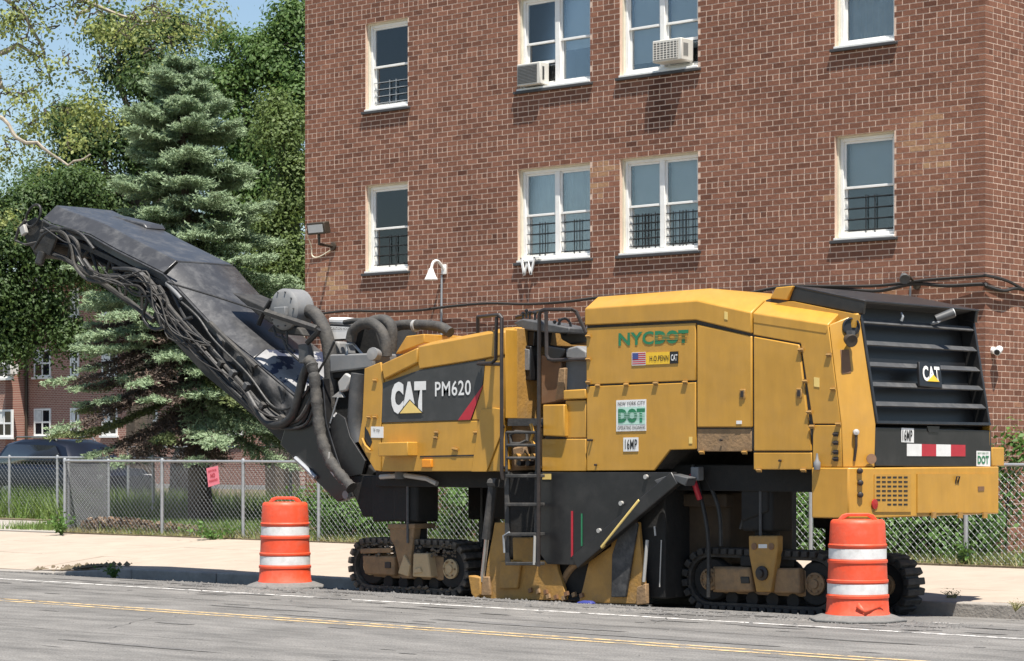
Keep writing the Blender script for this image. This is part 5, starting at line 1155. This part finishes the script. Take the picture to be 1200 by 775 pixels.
# pink notice tied to the fence
q = [S(244.5,571,FY-.035), S(257.5,567,FY-.035), S(255.5,546,FY-.035), S(242,549,FY-.035)]
ns = empty('notice_sign', S(250, 560, FY-.03), 'small tilted pink paper notice tied to the chain link fence', 'notice')
quadplate(q, 'pink_sheet', ns, 'sheet', .004)
def sub(a, b, c, d): return [(q[0]*(1-u_)+q[1]*u_)*(1-v_) + (q[3]*(1-u_)+q[2]*u_)*v_ + Vector((0,-.006,0)) for u_, v_ in ((a,b),(c,b),(c,d),(a,d))]
text_quad('NOTICE', sub(.14,.74,.86,.86), 'decal_red', ns, bold=.03); text_quad('NO', sub(.3,.42,.7,.66), 'decal_red', ns, bold=.03); text_quad('PARKING', sub(.12,.2,.88,.34), 'decal_red', ns, bold=.02)
# ------------------------------------------------------------------ foliage helpers
import numpy as np
def leaf_mesh(name, P, N, size, m, parent, asp=.55, rng=None):
    """P (n,3) centres, N (n,3) normals: one folded 4-corner leaf each"""
    n = len(P); rng = rng or np.random.default_rng(1)
    N = N / np.linalg.norm(N, axis=1, keepdims=True)
    T = rng.normal(size=(n,3)); T -= N * (T*N).sum(1, keepdims=True); T /= np.linalg.norm(T, axis=1, keepdims=True)
    B = np.cross(N, T); s = (size * rng.uniform(.6, 1.3, n))[:,None]
    off = np.array(root_loc(parent))
    v = np.empty((n,4,3)); v[:,0] = P - T*s; v[:,1] = P + B*s*asp + N*s*.12; v[:,2] = P + T*s; v[:,3] = P - B*s*asp + N*s*.12
    v = (v - off).reshape(-1,3)
    me = bpy.data.meshes.new(name); me.vertices.add(4*n); me.vertices.foreach_set('co', v.ravel())
    me.loops.add(4*n); me.loops.foreach_set('vertex_index', np.arange(4*n)); me.polygons.add(n)
    me.polygons.foreach_set('loop_start', np.arange(0,4*n,4)); me.update(calc_edges=True)
    me.materials.append(M[m]); o = bpy.data.objects.new(name, me); COL.objects.link(o); o.parent = parent; return o
def tri_mesh(name, V, m, parent):
    """V (n,3,3) loose triangles"""
    n = len(V); off = np.array(root_loc(parent)) if parent else np.zeros(3); v = (V - off).reshape(-1,3)
    me = bpy.data.meshes.new(name); me.vertices.add(3*n); me.vertices.foreach_set('co', v.ravel()); me.loops.add(3*n); me.loops.foreach_set('vertex_index', np.arange(3*n))
    me.polygons.add(n); me.polygons.foreach_set('loop_start', np.arange(0,3*n,3)); me.update(calc_edges=True); me.materials.append(M[m])
    o = bpy.data.objects.new(name, me); COL.objects.link(o); 
    if parent: o.parent = parent
    return o
def clumpy(rng, clumps, n, sub_r, per):
    """points gathered in small sub-clumps spread through the given ellipsoids"""
    vol = np.array([c[3]*c[4]*c[5] for c in clumps])**.75; vol /= vol.sum(); P = []; N = []
    ns = max(1, n//per)
    for c, f in zip(clumps, vol):
        k = max(3, int(ns*f)); d = rng.normal(size=(k,3)); d /= np.linalg.norm(d, axis=1, keepdims=True); r = rng.uniform(.15, 1, k)**.45
        cen = np.array(c[:3]) + d*r[:,None]*np.array(c[3:6])
        m_ = rng.integers(per//2, per*3//2, k)
        for q, mm_, dd in zip(cen, m_, d):
            o = rng.normal(size=(mm_,3))*sub_r*np.array([1,1,.55]); o[:,2] -= (o[:,0]**2 + o[:,1]**2)*.5/sub_r*.6
            P.append(q + o); N.append(dd*.75 + o/sub_r*.35 + np.array([0,0,.65]) + rng.normal(size=(mm_,3))*.33)
    return np.concatenate(P), np.concatenate(N)
def limb(g, a, b, r0, r1, rng, wob=.12, n=5):
    a, b = Vector(a), Vector(b); L = (b-a).length; pts = [a.lerp(b, k/n) + Vector(rng.normal(size=3))*wob*L*.25*(0 if k in (0,n) else 1) for k in range(n+1)]
    g.tube(pts, [lerp(r0, r1, k/n) for k in range(n+1)], 7)
def tree(name, base, clumps, n, size, m, label, seed, trunk_r=.2, bark='bark', sub_r=.38, per=34, group=None, cat='tree', fork=None):
    rng = np.random.default_rng(seed); base = Vector(base); r = empty(name, base, label, cat, group)
    cen = Vector(np.mean([c[:3] for c in clumps], axis=0)); top = max(c[2] for c in clumps)
    fk = Vector(fork) if fork else Vector((lerp(base.x, cen.x, .4), lerp(base.y, cen.y, .4), lerp(base.z, top, .42)))
    g = MB(); limb(g, base - Vector((0,0,.15)), fk, trunk_r*1.25, trunk_r*.8, rng, .05)
    for c in clumps:
        limb(g, fk, c[:3], trunk_r*.55, trunk_r*.12, rng)
        for _ in range(4):
            d = rng.normal(size=3); d /= np.linalg.norm(d); limb(g, c[:3], Vector(c[:3]) + Vector(d*np.array(c[3:6])*.85), trunk_r*.14, trunk_r*.03, rng, .2, 4)
    g.build('trunk', bark, r)
    if cat == 'tree':
        big = []
        for c in clumps:
            for _ in range(9):
                d = rng.normal(size=3); d /= np.linalg.norm(d); q = np.array(c[:3]) + d*np.array(c[3:6])*rng.uniform(.35, .85); s_ = rng.uniform(.26, .44)
                big.append((*q, c[3]*s_, c[4]*s_, c[5]*s_*.75))
        P, N = clumpy(rng, big, int(n*.85), sub_r*.7, per); P2, N2 = clumpy(rng, clumps, int(n*.15), sub_r, per); P = np.concatenate([P, P2]); N = np.concatenate([N, N2])
    else: P, N = clumpy(rng, clumps, n, sub_r, per)
    leaf_mesh('crown', P, N, size, m, r, rng=rng); return r
def cl(px, py, D, rx, rz, ry=None):
    p = at_depth(px, py, D); k = D/FPX; return (p.x, p.y, p.z, rx*k, (ry or rx)*k, rz*k)
def gbase(px, D): p = at_depth(px, 600, D); return (p.x, p.y, YARD)
# big broadleaf trees behind
tree('broadleaf_tree', gbase(165, 66), [cl(110,150,66,48,48),(cl(170,70,66,55,45)),cl(215,105,66,45,45),cl(140,30,66,45,22),cl(120,230,66,60,50),cl(190,170,66,60,50),cl(60,215,66,40,40),cl(205,25,66,28,20)], 72000, .062, 'leaf_dark', 'tall dark green broadleaf tree rising behind the spruce', 1, .35)
tree('broadleaf_tree', gbase(330, 62), [cl(325,60,62,48,42),cl(270,95,62,36,32),cl(360,110,62,50,50),cl(300,150,62,50,45),cl(262,40,62,16,12),cl(340,215,62,50,55),cl(290,240,62,50,55),cl(350,15,62,30,22),cl(310,330,62,60,50)], 80000, .06, 'leaf_mid', 'broad green tree filling the gap between spruce and brick building', 2, .35)
tree('locust_tree', gbase(345, 54), [cl(330,150,54,28,28),cl(345,215,54,34,40),cl(318,270,54,30,36),cl(345,305,54,34,40),cl(322,115,54,14,9),cl(350,345,54,30,26)], 36000, .045, 'leaf_feather', 'light feathery tree close beside the building corner', 3, .16, sub_r=.3)
tree('broadleaf_tree', gbase(-75, 64), [cl(20,250,64,55,50),cl(70,300,64,50,55),cl(-20,330,64,50,60),cl(30,345,64,55,45),cl(90,220,64,40,35),cl(-30,210,64,45,50),cl(15,400,64,40,14),cl(75,385,64,40,18)], 70000, .058, 'leaf_dark', 'dark shady tree at the far end of the lawn, over the rear building', 4, .3)
tree('broadleaf_tree', gbase(205, 70), [cl(150,320,70,60,60),cl(230,330,70,60,60),cl(290,400,70,50,45),cl(210,420,70,60,50),cl(330,420,70,40,50)], 30000, .07, 'leaf_dark', 'low dark tree showing through under the spruce', 5, .25)
# pale plane tree with bare light branches
rng = np.random.default_rng(9); D = 52
pl = empty('plane_tree', gbase(-120, D), 'pale plane tree with bare cream branches and thin yellow-green leaves', 'tree'); g = MB()
A0 = Vector(gbase(-120, D)); F0 = at_depth(-70, 200, D); limb(g, A0, F0, .34, .26, rng, .04)
def br(pts, r0, r1, sm=2, gg=None):
    q_ = [at_depth(x, y, D + dz) for x, y, dz in pts]
    if sm > 1: q_ = spline(q_, sm)
    q2 = []
    for a_, b_ in zip(q_[:-1], q_[1:]): q2 += [a_, a_.lerp(b_, .5) + Vector(rng.normal(size=3))*.035]
    q2.append(q_[-1]); (gg or g).tube(q2, [lerp(r0, r1, k/(len(q2)-1))*rng.uniform(.85,1.12) for k in range(len(q2))], 7)
g2 = MB()
br([(-70,200,0),(-30,150,-.5),(0,137,-1),(10,146,-1.2),(20,162,-1.3),(44,167,-1.4),(62,182,-1.5),(80,194,-1.6),(94,188,-1.7),(106,181,-1.8)], .058, .018, 1)
br([(-70,200,0),(-60,60,0),(-20,-20,0),(30,-30,.5)], .16, .06); br([(-60,60,0),(-10,70,.3),(20,52,.4),(44,70,.5)], .1, .02); br([(-20,-20,0),(20,10,.2),(52,62,.4),(58,100,.4)], .07, .015)
br([(-20,-20,0),(60,-14,.5),(110,8,.8),(92,16,1),(88,30,1)], .08, .02); br([(60,-14,.5),(130,14,.8),(175,26,.9),(200,22,1)], .06, .012); br([(-10,70,.3),(10,110,.2),(26,112,.2),(50,95,.1)], .05, .012)
twp = []
for k in range(80):
    x, y = rng.uniform(-10, 215), rng.uniform(-10, 175)
    if x > 120 and y > 60: continue
    pts = [(x, y, rng.uniform(-.6,.8))]
    for _ in range(4): pts.append((pts[-1][0] + rng.uniform(-14,16), pts[-1][1] + rng.uniform(-14,10), pts[-1][2] + rng.uniform(-.2,.2)))
    br(pts, .02, .005, 2, g2); twp += pts
g.build('trunk', 'bark_pale', pl); g2.build('twigs', 'bark', pl)['kind'] = 'stuff'
cls = [cl(p[0], p[1], D + p[2], 9, 6) for p in twp[::3]] + [cl(10,25,D,20,16),cl(100,120,D,26,16),cl(130,135,D,26,14),cl(90,160,D,18,10),cl(60,80,D,14,12),cl(40,150,D,16,9),cl(8,185,D,14,10),cl(120,30,D,24,12),cl(245,10,D,22,22),cl(-50,-20,D,40,30),cl(-110,20,D,50,40),cl(-60,70,D,34,26),cl(-130,-70,D,50,36),cl(-20,-70,D,45,26),cl(60,-60,D,45,26),cl(-150,100,D,40,30),cl(230,40,D,14,10),cl(8,255,D,16,10)]
P, N = clumpy(rng, cls, 15500, .2, 16); leaf_mesh('crown', P, N, .052, 'leaf_plane', pl, rng=rng)
# ------------------------------------------------------------------ blue spruce
rng = np.random.default_rng(33); D = 47.2
sb_ = Vector(gbase(236, D)); sp_ = empty('blue_spruce', sb_, 'blue-green spruce with tiered needle branches behind the raised conveyor', 'tree')
H = 9.0; g = MB(); top = sb_ + Vector((-.55, -.1, H))
g.tube([sb_ + Vector((0,0,-.1)), sb_.lerp(top, .15), sb_.lerp(top, .5), top], [.27,.20,.12,.02], 10); 
tris = []; tris_y = []; tris_b = []
z = 1.55; tier = 0
while z < H - .12:
    f_ = (z - 1.55)/(H - 1.55); R = 2.65*(1 - f_)**.55 + .06; nb_ = 11 if f_ < .45 else (8 if f_ < .8 else 6); ph = rng.uniform(0, 6.28)
    for k in range(nb_):
        a = ph + 2*math.pi*k/nb_ + rng.uniform(-.25,.25); L = R*rng.uniform(.6, 1.15); zz = z + rng.uniform(-.26,.26)
        o = sb_.lerp(top, min(1, (zz + .42*L*(1-f_))/H)); d = Vector((math.cos(a), math.sin(a), 0)); dn = (.80*(1-f_)**.6 - .18)*rng.uniform(.8,1.2)
        pth = [o + d*L*t + Vector((0,0, L*(-dn*t + .17*t**3))) for t in (0,.25,.5,.75,1)]
        g.tube(pth, [.03,.024,.018,.012,.005], 5)
        pts = spline(pth, 7); npt = len(pts)
        low_left = zz < 3.9 and d.dot(RGT) < .15 and rng.uniform() < .8
        yel = (zz < 2.5 and rng.uniform() < .5)
        for i in range(int(npt*.16), npt):
            t = i/(npt-1); tang = (pts[min(i+1,npt-1)] - pts[max(i-1,0)]).normalized(); side = tang.cross(Vector((0,0,1))).normalized()
            env = (.30 + .36*math.sin(math.pi*min(1, t*.8+.12))) * min(1, L/1.6)**.7 * (1 if t < .8 else .62)
            for sgn in (-1, 1):
                for rep in range(3):
                    bl = (env*rng.uniform(.45,1.1) + .07)
                    dr = (side*sgn*rng.uniform(.35,1) + tang*rng.uniform(.45,1.0) + Vector((0,0,rng.uniform(-.16,.10)))).normalized()
                    s0 = pts[i] + Vector(rng.normal(size=3))*.025; nn = max(3, int(bl/.024))
                    ti = np.arange(nn)*.024; c = np.array(s0)[None] + np.array(dr)[None]*ti[:,None]; c[:,2] += -.25*ti + .45*ti**2
                    nd = rng.normal(size=(nn,3))*np.array([1,1,.8]); nd += np.array(dr)*1.0 + np.array([0,0,.2]); upj = np.array([.15,-.35,.8]) + rng.normal(size=(nn,3))*.55
                    nd /= np.linalg.norm(nd, axis=1, keepdims=True)
                    wv = np.cross(nd, upj); wv /= np.linalg.norm(wv, axis=1, keepdims=True); ln = rng.uniform(.06,.095,nn)[:,None]; wd = .017
                    V = np.stack([c - wv*wd, c + wv*wd, c + nd*ln], 1)
                    if low_left and t < .8:
                        tris_b.append(V[::2])
                    elif yel: tris_y.append(V)
                    else: tris.append(V)
    z += .33 + .14*(1-f_) - .12*(f_ > .8); tier += 1
g.build('trunk', 'bark', sp_)
tri_mesh('crown', np.concatenate(tris), 'needle', sp_); tri_mesh('low_crown', np.concatenate(tris_y), 'needle_yellow', sp_); tri_mesh('dead_twigs', np.concatenate(tris_b), 'twig_brown', sp_)
# ------------------------------------------------------------------ shrubs by the building
def shrub(px, Y, zh, w_, label, seed, m='leaf_bush', size=.05, n=3200, grp='shrubs between fence and brick wall', name='shrub'):
    p = S(px, 600, Y); b = (p.x, p.y, YARD); rng = np.random.default_rng(seed); k = []
    for _ in range(7): k.append((p.x + rng.uniform(-.5,.5)*w_, p.y + rng.uniform(-.3,.3), YARD + zh*rng.uniform(.3,.8), w_*.32, .3, zh*.26))
    tree(name, b, k, n, size, m, label, seed, .03, sub_r=.14, per=22, group=grp, cat='shrub', fork=(p.x, p.y, YARD+.15))
shrub(388, 27.5, 1.05, 1.8, 'bright green shrub behind the fence, under the conveyor foot', 41, n=4200)
shrub(472, 27.7, .85, 1.0, 'green shrub behind the front crawler track', 46)
shrub(545, 27.6, 1.0, 1.2, 'leafy green shrub seen through the gap between track and ladder', 42)
shrub(945, 27.7, 1.15, 1.0, 'leafy shrub seen beneath the machine, beside the rear crawler track', 43)
shrub(1020, 27.8, .95, 1.0, 'dark leafy shrub behind the orange barrel at the rear', 47)
shrub(1062, 27.7, .9, 1.0, 'round green shrub under the yellow counterweight', 44)
shrub(1112, 27.7, .95, 1.1, 'bushy green shrub beside the fence post, under the counterweight', 45, n=4200)
# climbing vine at the right end
p = S(1178, 560, 28.5); k = [(p.x + dx, 28.5 + dy, z_, .16, .12, .14) for dx, dy, z_ in ((-.1,0,.5),(0,.05,.8),(.12,0,1.15),(.05,.05,1.5),(-.15,0,1.3),(.1,.0,1.8),(.28,.05,1.62))]
tree('vine', (p.x, 28.5, YARD), k, 700, .05, 'leaf_bush', 'loose green vine climbing the brick wall beside the counterweight', 50, .02, sub_r=.12, per=14, cat='vine')
# ------------------------------------------------------------------ grass, litter, rubble
def blades(name, pts, hmin, hmax, m, seed, label, cat, wid=.006, lean=.35):
    rng = np.random.default_rng(seed); n = len(pts); P = np.array(pts, float); h = rng.uniform(hmin, hmax, n)[:,None]
    a = rng.uniform(0, 6.28, n); w_ = np.stack([np.cos(a), np.sin(a), np.zeros(n)], 1)*wid*rng.uniform(.7,1.5,n)[:,None]
    ln = rng.normal(size=(n,3))*lean; ln[:,2] = 1; ln /= np.linalg.norm(ln, axis=1, keepdims=True)
    o = tri_mesh(name, np.stack([P - w_, P + w_, P + ln*h], 1), m, None); return tag(o, label, cat, kind='stuff')
rng = np.random.default_rng(70)
def area(n, x0, x1, y0, y1, z): return np.stack([rng.uniform(x0,x1,n), rng.uniform(y0,y1,n), np.full(n, z)], 1)
blades('tall_grass', area(42000, -62, -37.2, 30.9, 36, YARD), .2, .75, 'grass_green', 1, 'tall bright green grass behind the path fence', 'grass', .012)
blades('yard_grass', area(26000, -37, -30.8, 26.9, 36, YARD), .06, .22, 'grass_green', 2, 'patchy green grass round the spruce', 'grass', .009)
A1 = area(52000, xg, -6.5, 26.62, 28.4, YARD - .01)
blades('dry_grass', A1, .05, .17, 'grass_dry', 3, 'dry straw coloured grass strip along the fence foot', 'grass', .007, .8)
A2 = area(16000, xg + 1.0, -6.5, 26.66, 28.5, YARD - .01)
blades('strip_grass', A2, .08, .24, 'grass_green', 4, 'green grass blades mixed into the dry strip', 'grass', .008, .5)
P = area(5200, xg + .25, xg + 3.8, 26.85, 27.7, YARD + .01); P[:,2] += rng.uniform(0,1,len(P))**2*.24*np.clip(1.15-(P[:,0]-xg)/4,.2,1)
lt = empty('leaf_litter', (xg+2, 27.2, YARD)); lt['kind'] = 'stuff'; tag(lt, 'heap of brown dead leaves behind the fence corner', 'leaves'); lo_ = leaf_mesh('dead_leaves', P, rng.normal(size=P.shape)+np.array([0,0,.8]), .05, 'litter', lt, rng=rng)
def weed(px, py, z, h, n, label, seed, spread=.12, size=.035, m='leaf_bush'):
    p = GZ(px, py, z); rg = np.random.default_rng(seed); r = empty('weed', p, label, 'weed', 'weeds in the pavement'); g = MB()
    Ps = []
    for k in range(n):
        d = rg.normal(size=2)*spread; e = p + Vector((d[0], d[1], h*rg.uniform(.5,1))); g.tube([p + Vector((0,0,-.03)), p.lerp(e,.5) + Vector((0,0,h*.12)), e], [.005,.004,.002], 5); Ps += [np.array(p.lerp(e, t)) + rg.normal(size=3)*.02 for t in np.linspace(.25,1,7)]
    g.build('stem', m, r); leaf_mesh('leaves', np.array(Ps), rg.normal(size=(len(Ps),3)) + np.array([0,0,.7]), size, m, r, rng=rg)
weed(134, 676, walk_z(-25,21.82)-.1, .2, 14, 'leafy weed growing from the shaded curb', 1, .09, .03)
weed(1133, 664, .13, .34, 14, 'bright weed sprouting at the foot of the fence post', 2, .10, .04)
weed(1117, 704, .0, .12, 16, 'dry tuft at the shadow edge by the rear track', 3, .06, .012, 'grass_dry')
weed(1190, 713, .03, .07, 14, 'thin dry tuft on the sunlit curb edge', 4, .08, .01, 'grass_dry')
weed(72, 626, .14, .4, 20, 'weed clump at the foot of the open gate', 5, .22, .045)
weed(250, 632, .14, .3, 18, 'spreading green weed under the pink notice', 6, .25, .045)
# clods and milled asphalt crumbs on the road
cr = np.random.default_rng(80); g = MB()
def crumb(p, s):
    q = cr.uniform(.6, 1.3, (6,3)); v = [(1,0,0),(-1,0,0),(0,1,0),(0,-1,0),(0,0,.7),(0,0,-.3)]
    g.add([(p[0]+a*s*q[i][0], p[1]+b*s*q[i][1], p[2]+c*s*q[i][2]) for i, (a,b,c) in enumerate(v)], [(0,2,4),(2,1,4),(1,3,4),(3,0,4),(2,0,5),(1,2,5),(3,1,5),(0,3,5)])
for _ in range(3600):
    x = cr.uniform(-23, -11.5); y = 19.45 - abs(cr.normal())*.55
    crumb((x, y, road_z(x, y)), cr.uniform(.006, .02) if cr.uniform() < .93 else cr.uniform(.02,.04))
for _ in range(900):
    x = cr.uniform(-34, -9); y = cr.uniform(11.5, 21.6); crumb((x, y, road_z(x, y)), cr.uniform(.005, .016))
for _ in range(500):
    x = cr.uniform(-29, -22); y = cr.uniform(21.2, 21.78); crumb((x, y, road_z(x, y)), cr.uniform(.008, .03))
tag(g.build('asphalt_rubble', 'asphalt_dark', flat=True), 'loose crumbs of milled asphalt scattered along the machine', 'rubble', kind='stuff')
# dirt clods on the far kerb
g = MB()
for _ in range(160):
    p = GZ(cr.uniform(2, 75), cr.uniform(660, 667), -.05); x, y = p.x, Y_CURB + .1 + cr.uniform(-.05,.5); crumb((x, y, walk_z(x, y) + .01), cr.uniform(.02,.07))
tag(g.build('dirt_clods', 'soil', flat=True), 'brown dirt clods on the curb top by the driveway', 'dirt', kind='stuff')
mat('rag_blue', (.03, .04, .2), .6)
p = S(687, 708, YB-.1); p.z = road_z(p.x, p.y); g = MB(); g.rings([[p + Vector((x*.10, y*.04, z_*.6)) for x, y in ((-1,-1),(1,-1),(1,1),(-1,1))] for z_ in (0, .03)] + [[p + Vector((x*.05+.02, y*.025, .035)) for x, y in ((-1,-1),(1,-1),(1,1),(-1,1))]])
tag(g.build('blue_rag', 'rag_blue', bev=.01), 'crumpled blue rag on the road below the skid plate', 'rag')
# ------------------------------------------------------------------ rear building and parked car
YQ = 69.0; x0, x1 = S(-260,480,YQ).x, S(345,480,YQ).x
m = bpy.data.materials.new('far_brick'); m.use_nodes = True; t = m.node_tree; N_ = t.nodes; tc = N_.new('ShaderNodeTexCoord'); sx = N_.new('ShaderNodeSeparateXYZ'); cx = N_.new('ShaderNodeCombineXYZ'); bt = N_.new('ShaderNodeTexBrick')
t.links.new(tc.outputs['Object'], sx.inputs[0]); t.links.new(sx.outputs[0], cx.inputs[0]); t.links.new(sx.outputs[2], cx.inputs[1]); t.links.new(cx.outputs[0], bt.inputs['Vector'])
bt.inputs['Scale'].default_value = 1; bt.inputs['Brick Width'].default_value = .22; bt.inputs['Row Height'].default_value = .083; bt.inputs['Mortar Size'].default_value = .012
bt.inputs['Color1'].default_value = (.22,.085,.06,1); bt.inputs['Color2'].default_value = (.29,.125,.09,1); bt.inputs['Mortar'].default_value = (.42,.32,.26,1); t.links.new(bt.outputs[0], N_['Principled BSDF'].inputs['Base Color']); N_['Principled BSDF'].inputs['Roughness'].default_value = .9; M['far_brick'] = m
rb = empty('apartment_building', ((x0+x1)/2, YQ+5, YARD), 'distant brick apartment block behind the parked dark car', 'building')
MB().box((x0, YQ, -.3), (x1, YQ+10, 9.4)).build('wall', 'far_brick', rb); MB().box((x0-.2, YQ-1.4, 9.4), (x1+.2, YQ+10.2, 9.7)).build('roof', 'roof_grey', rb)
sp0 = S(31,480,YQ).x; MB().box((x0, YQ-1.2, -.3), (sp0, YQ-.002, 9.39)).build('wing', 'far_brick', rb); MB().tube([(sp0+.12, YQ-.1, 0), (sp0+.12, YQ-.1, 9.3)], .07, 8).build('drainpipe', 'bronze', rb)
storey = 2.75
za = S(48, 511, YQ).z; zbb = S(48, 479, YQ).z
def farwin(xl, xr, z0, z1, Y):
    g = MB(); g.box((xl, Y-.05, z0), (xl+.09, Y+.05, z1)); g.box((xr-.09, Y-.05, z0), (xr, Y+.05, z1)); g.box((xl+.09, Y-.05, z1-.09), (xr-.09, Y+.05, z1)); g.box((xl+.09, Y-.05, z0), (xr-.09, Y+.05, z0+.09)); zm = (z0+z1)/2; g.box((xl+.09, Y-.04, zm-.04), (xr-.09, Y+.04, zm+.04)); xm = (xl+xr)/2; g.box((xm-.04, Y-.045, z0+.09), (xm+.04, Y+.045, z1-.09))
    w_ = g.build('window', 'alu_white', rb); MB().box((xl+.05, Y-.02, z0+.05), (xr-.05, Y-.004, z1-.05)).build('pane', 'car_glass', w_); MB().box((xl-.08, Y-.14, z0-.1), (xr+.08, Y-.001, z0-.003)).build('sill', 'alu_white', w_)
    MB().box((xl+.1, Y-.028, (z0+z1)/2), (xl+.1+(xr-xl)*.35, Y-.022, z1-.1)).build('curtain', 'curtain', w_)
for (pa, pb) in ((40.5,60),(83,93),(120,138),(165,185),(215,235),(265,285)):
    for st in range(3): farwin(S(pa,480,YQ).x, S(pb,480,YQ).x, za + storey*st, zbb + storey*st, YQ)
for (pa, pb) in ((-4,15),(-40,-22),(-90,-70),(-140,-121),(-190,-172)):
    for st in range(3): farwin(S(pa,480,YQ-1.2).x, S(pb,480,YQ-1.2).x, za - .05 + storey*st, zbb - .05 + storey*st, YQ-1.2)
p = S(18,434,YQ-1.2); acf = empty('air_conditioner', p, 'tan air conditioner jutting from the distant brick block', 'air conditioner'); MB().box(p + Vector((-.35,-.45,-.2)), p + Vector((.25,.0,.28))).build('casing', 'ac_beige', acf, bev=.02); MB().box(p + Vector((-.3,-.462,-.14)), p + Vector((.2,-.452,.22))).build('grille', 'ac_grille', acf)
# parked dark SUV seen over the fence
D = 62; p = at_depth(20, 600, D); cx_, cy_ = p.x + 2.2, p.y; zg = YARD
car = empty('parked_car', (cx_, cy_, zg), 'dark navy SUV with roof rails parked beyond the grass', 'car')
def sec(x, pts): return [Vector((cx_+x, cy_+y, zg+z_)) for y, z_ in pts]
def bodyring(x, zb, zt, hw): return sec(x, [(-hw,zb),(-hw-.03,(zb+zt)*.5),(-hw+.02,zt-.05),(-hw+.12,zt),(hw-.12,zt),(hw-.02,zt-.05),(hw+.03,(zb+zt)*.5),(hw,zb)])
MB().rings([bodyring(-2.35,.45,.95,.82), bodyring(-2.25,.34,1.08,.9), bodyring(-1.2,.3,1.10,.93), bodyring(.9,.3,1.06,.93), bodyring(1.9,.32,1.0,.9), bodyring(2.3,.42,.85,.8)]).build('body', 'car_navy', car, bev=.02)
def cab(x, zt, hw, z0=1.05): return sec(x, [(-.88,z0),(-hw,zt-.06),(-hw+.1,zt),(hw-.1,zt),(hw,zt-.06),(.88,z0)])
MB().rings([cab(-2.15,1.12,.85), cab(-1.75,1.64,.68), cab(-1.2,1.74,.66), cab(.1,1.74,.66), cab(.7,1.6,.68), cab(1.15,1.1,.85)]).build('cabin', 'car_navy', car, bev=.02)
for s_ in (-1,1):
    g = MB(); g.add([(cx_-1.9, cy_+s_*.875, zg+1.13),(cx_+.85, cy_+s_*.875, zg+1.13),(cx_+.35, cy_+s_*.725, zg+1.58),(cx_-1.55, cy_+s_*.715, zg+1.62)], [(0,1,2,3)]); o = g.build('side_window', 'car_glass', car); sd = o.modifiers.new('s','SOLIDIFY'); sd.thickness = .02; sd.offset = 0
    MB().tube([(cx_-1.5, cy_+s_*.6, zg+1.72),(cx_-1.4, cy_+s_*.6, zg+1.80),(cx_+.1, cy_+s_*.6, zg+1.80),(cx_+.25, cy_+s_*.6, zg+1.70)], .022, 6).build('roof_rail', 'chrome', car)
    for wx in (-1.4, 1.45):
        wh = MB().lathe((cx_+wx, cy_+s_*.92, zg+.36), (0,s_,0), [(0,-.2),(.34,-.2),(.36,-.15),(.36,-.03),(.33,.02),(.22,.02),(0,.0)], 24).build('wheel', 'tyre', car); MB().lathe((cx_+wx, cy_+s_*.945, zg+.36), (0,s_,0), [(.2,0),(.21,.01),(.05,.02),(0,.02)], 14).build('rim', 'chrome', wh)
    MB().obox((cx_-2.27, cy_+s_*.72, zg+.98), (.06,0,0), (0,.14,0), (0,0,.1)).build('tail_lamp', 'lens_red', car, bev=.02)
    MB().obox((cx_+2.2, cy_+s_*.68, zg+.8), (.08,0,0), (0,.16,0), (0,0,.07)).build('headlight', 'lamp_clear', car, bev=.02)
MB().prism([(cx_-2.16,cy_-.7,zg+1.2),(cx_-2.16,cy_+.7,zg+1.2),(cx_-1.8,cy_+.58,zg+1.6),(cx_-1.8,cy_-.58,zg+1.6)], (-.02,0,.012)).build('rear_window', 'car_glass', car)
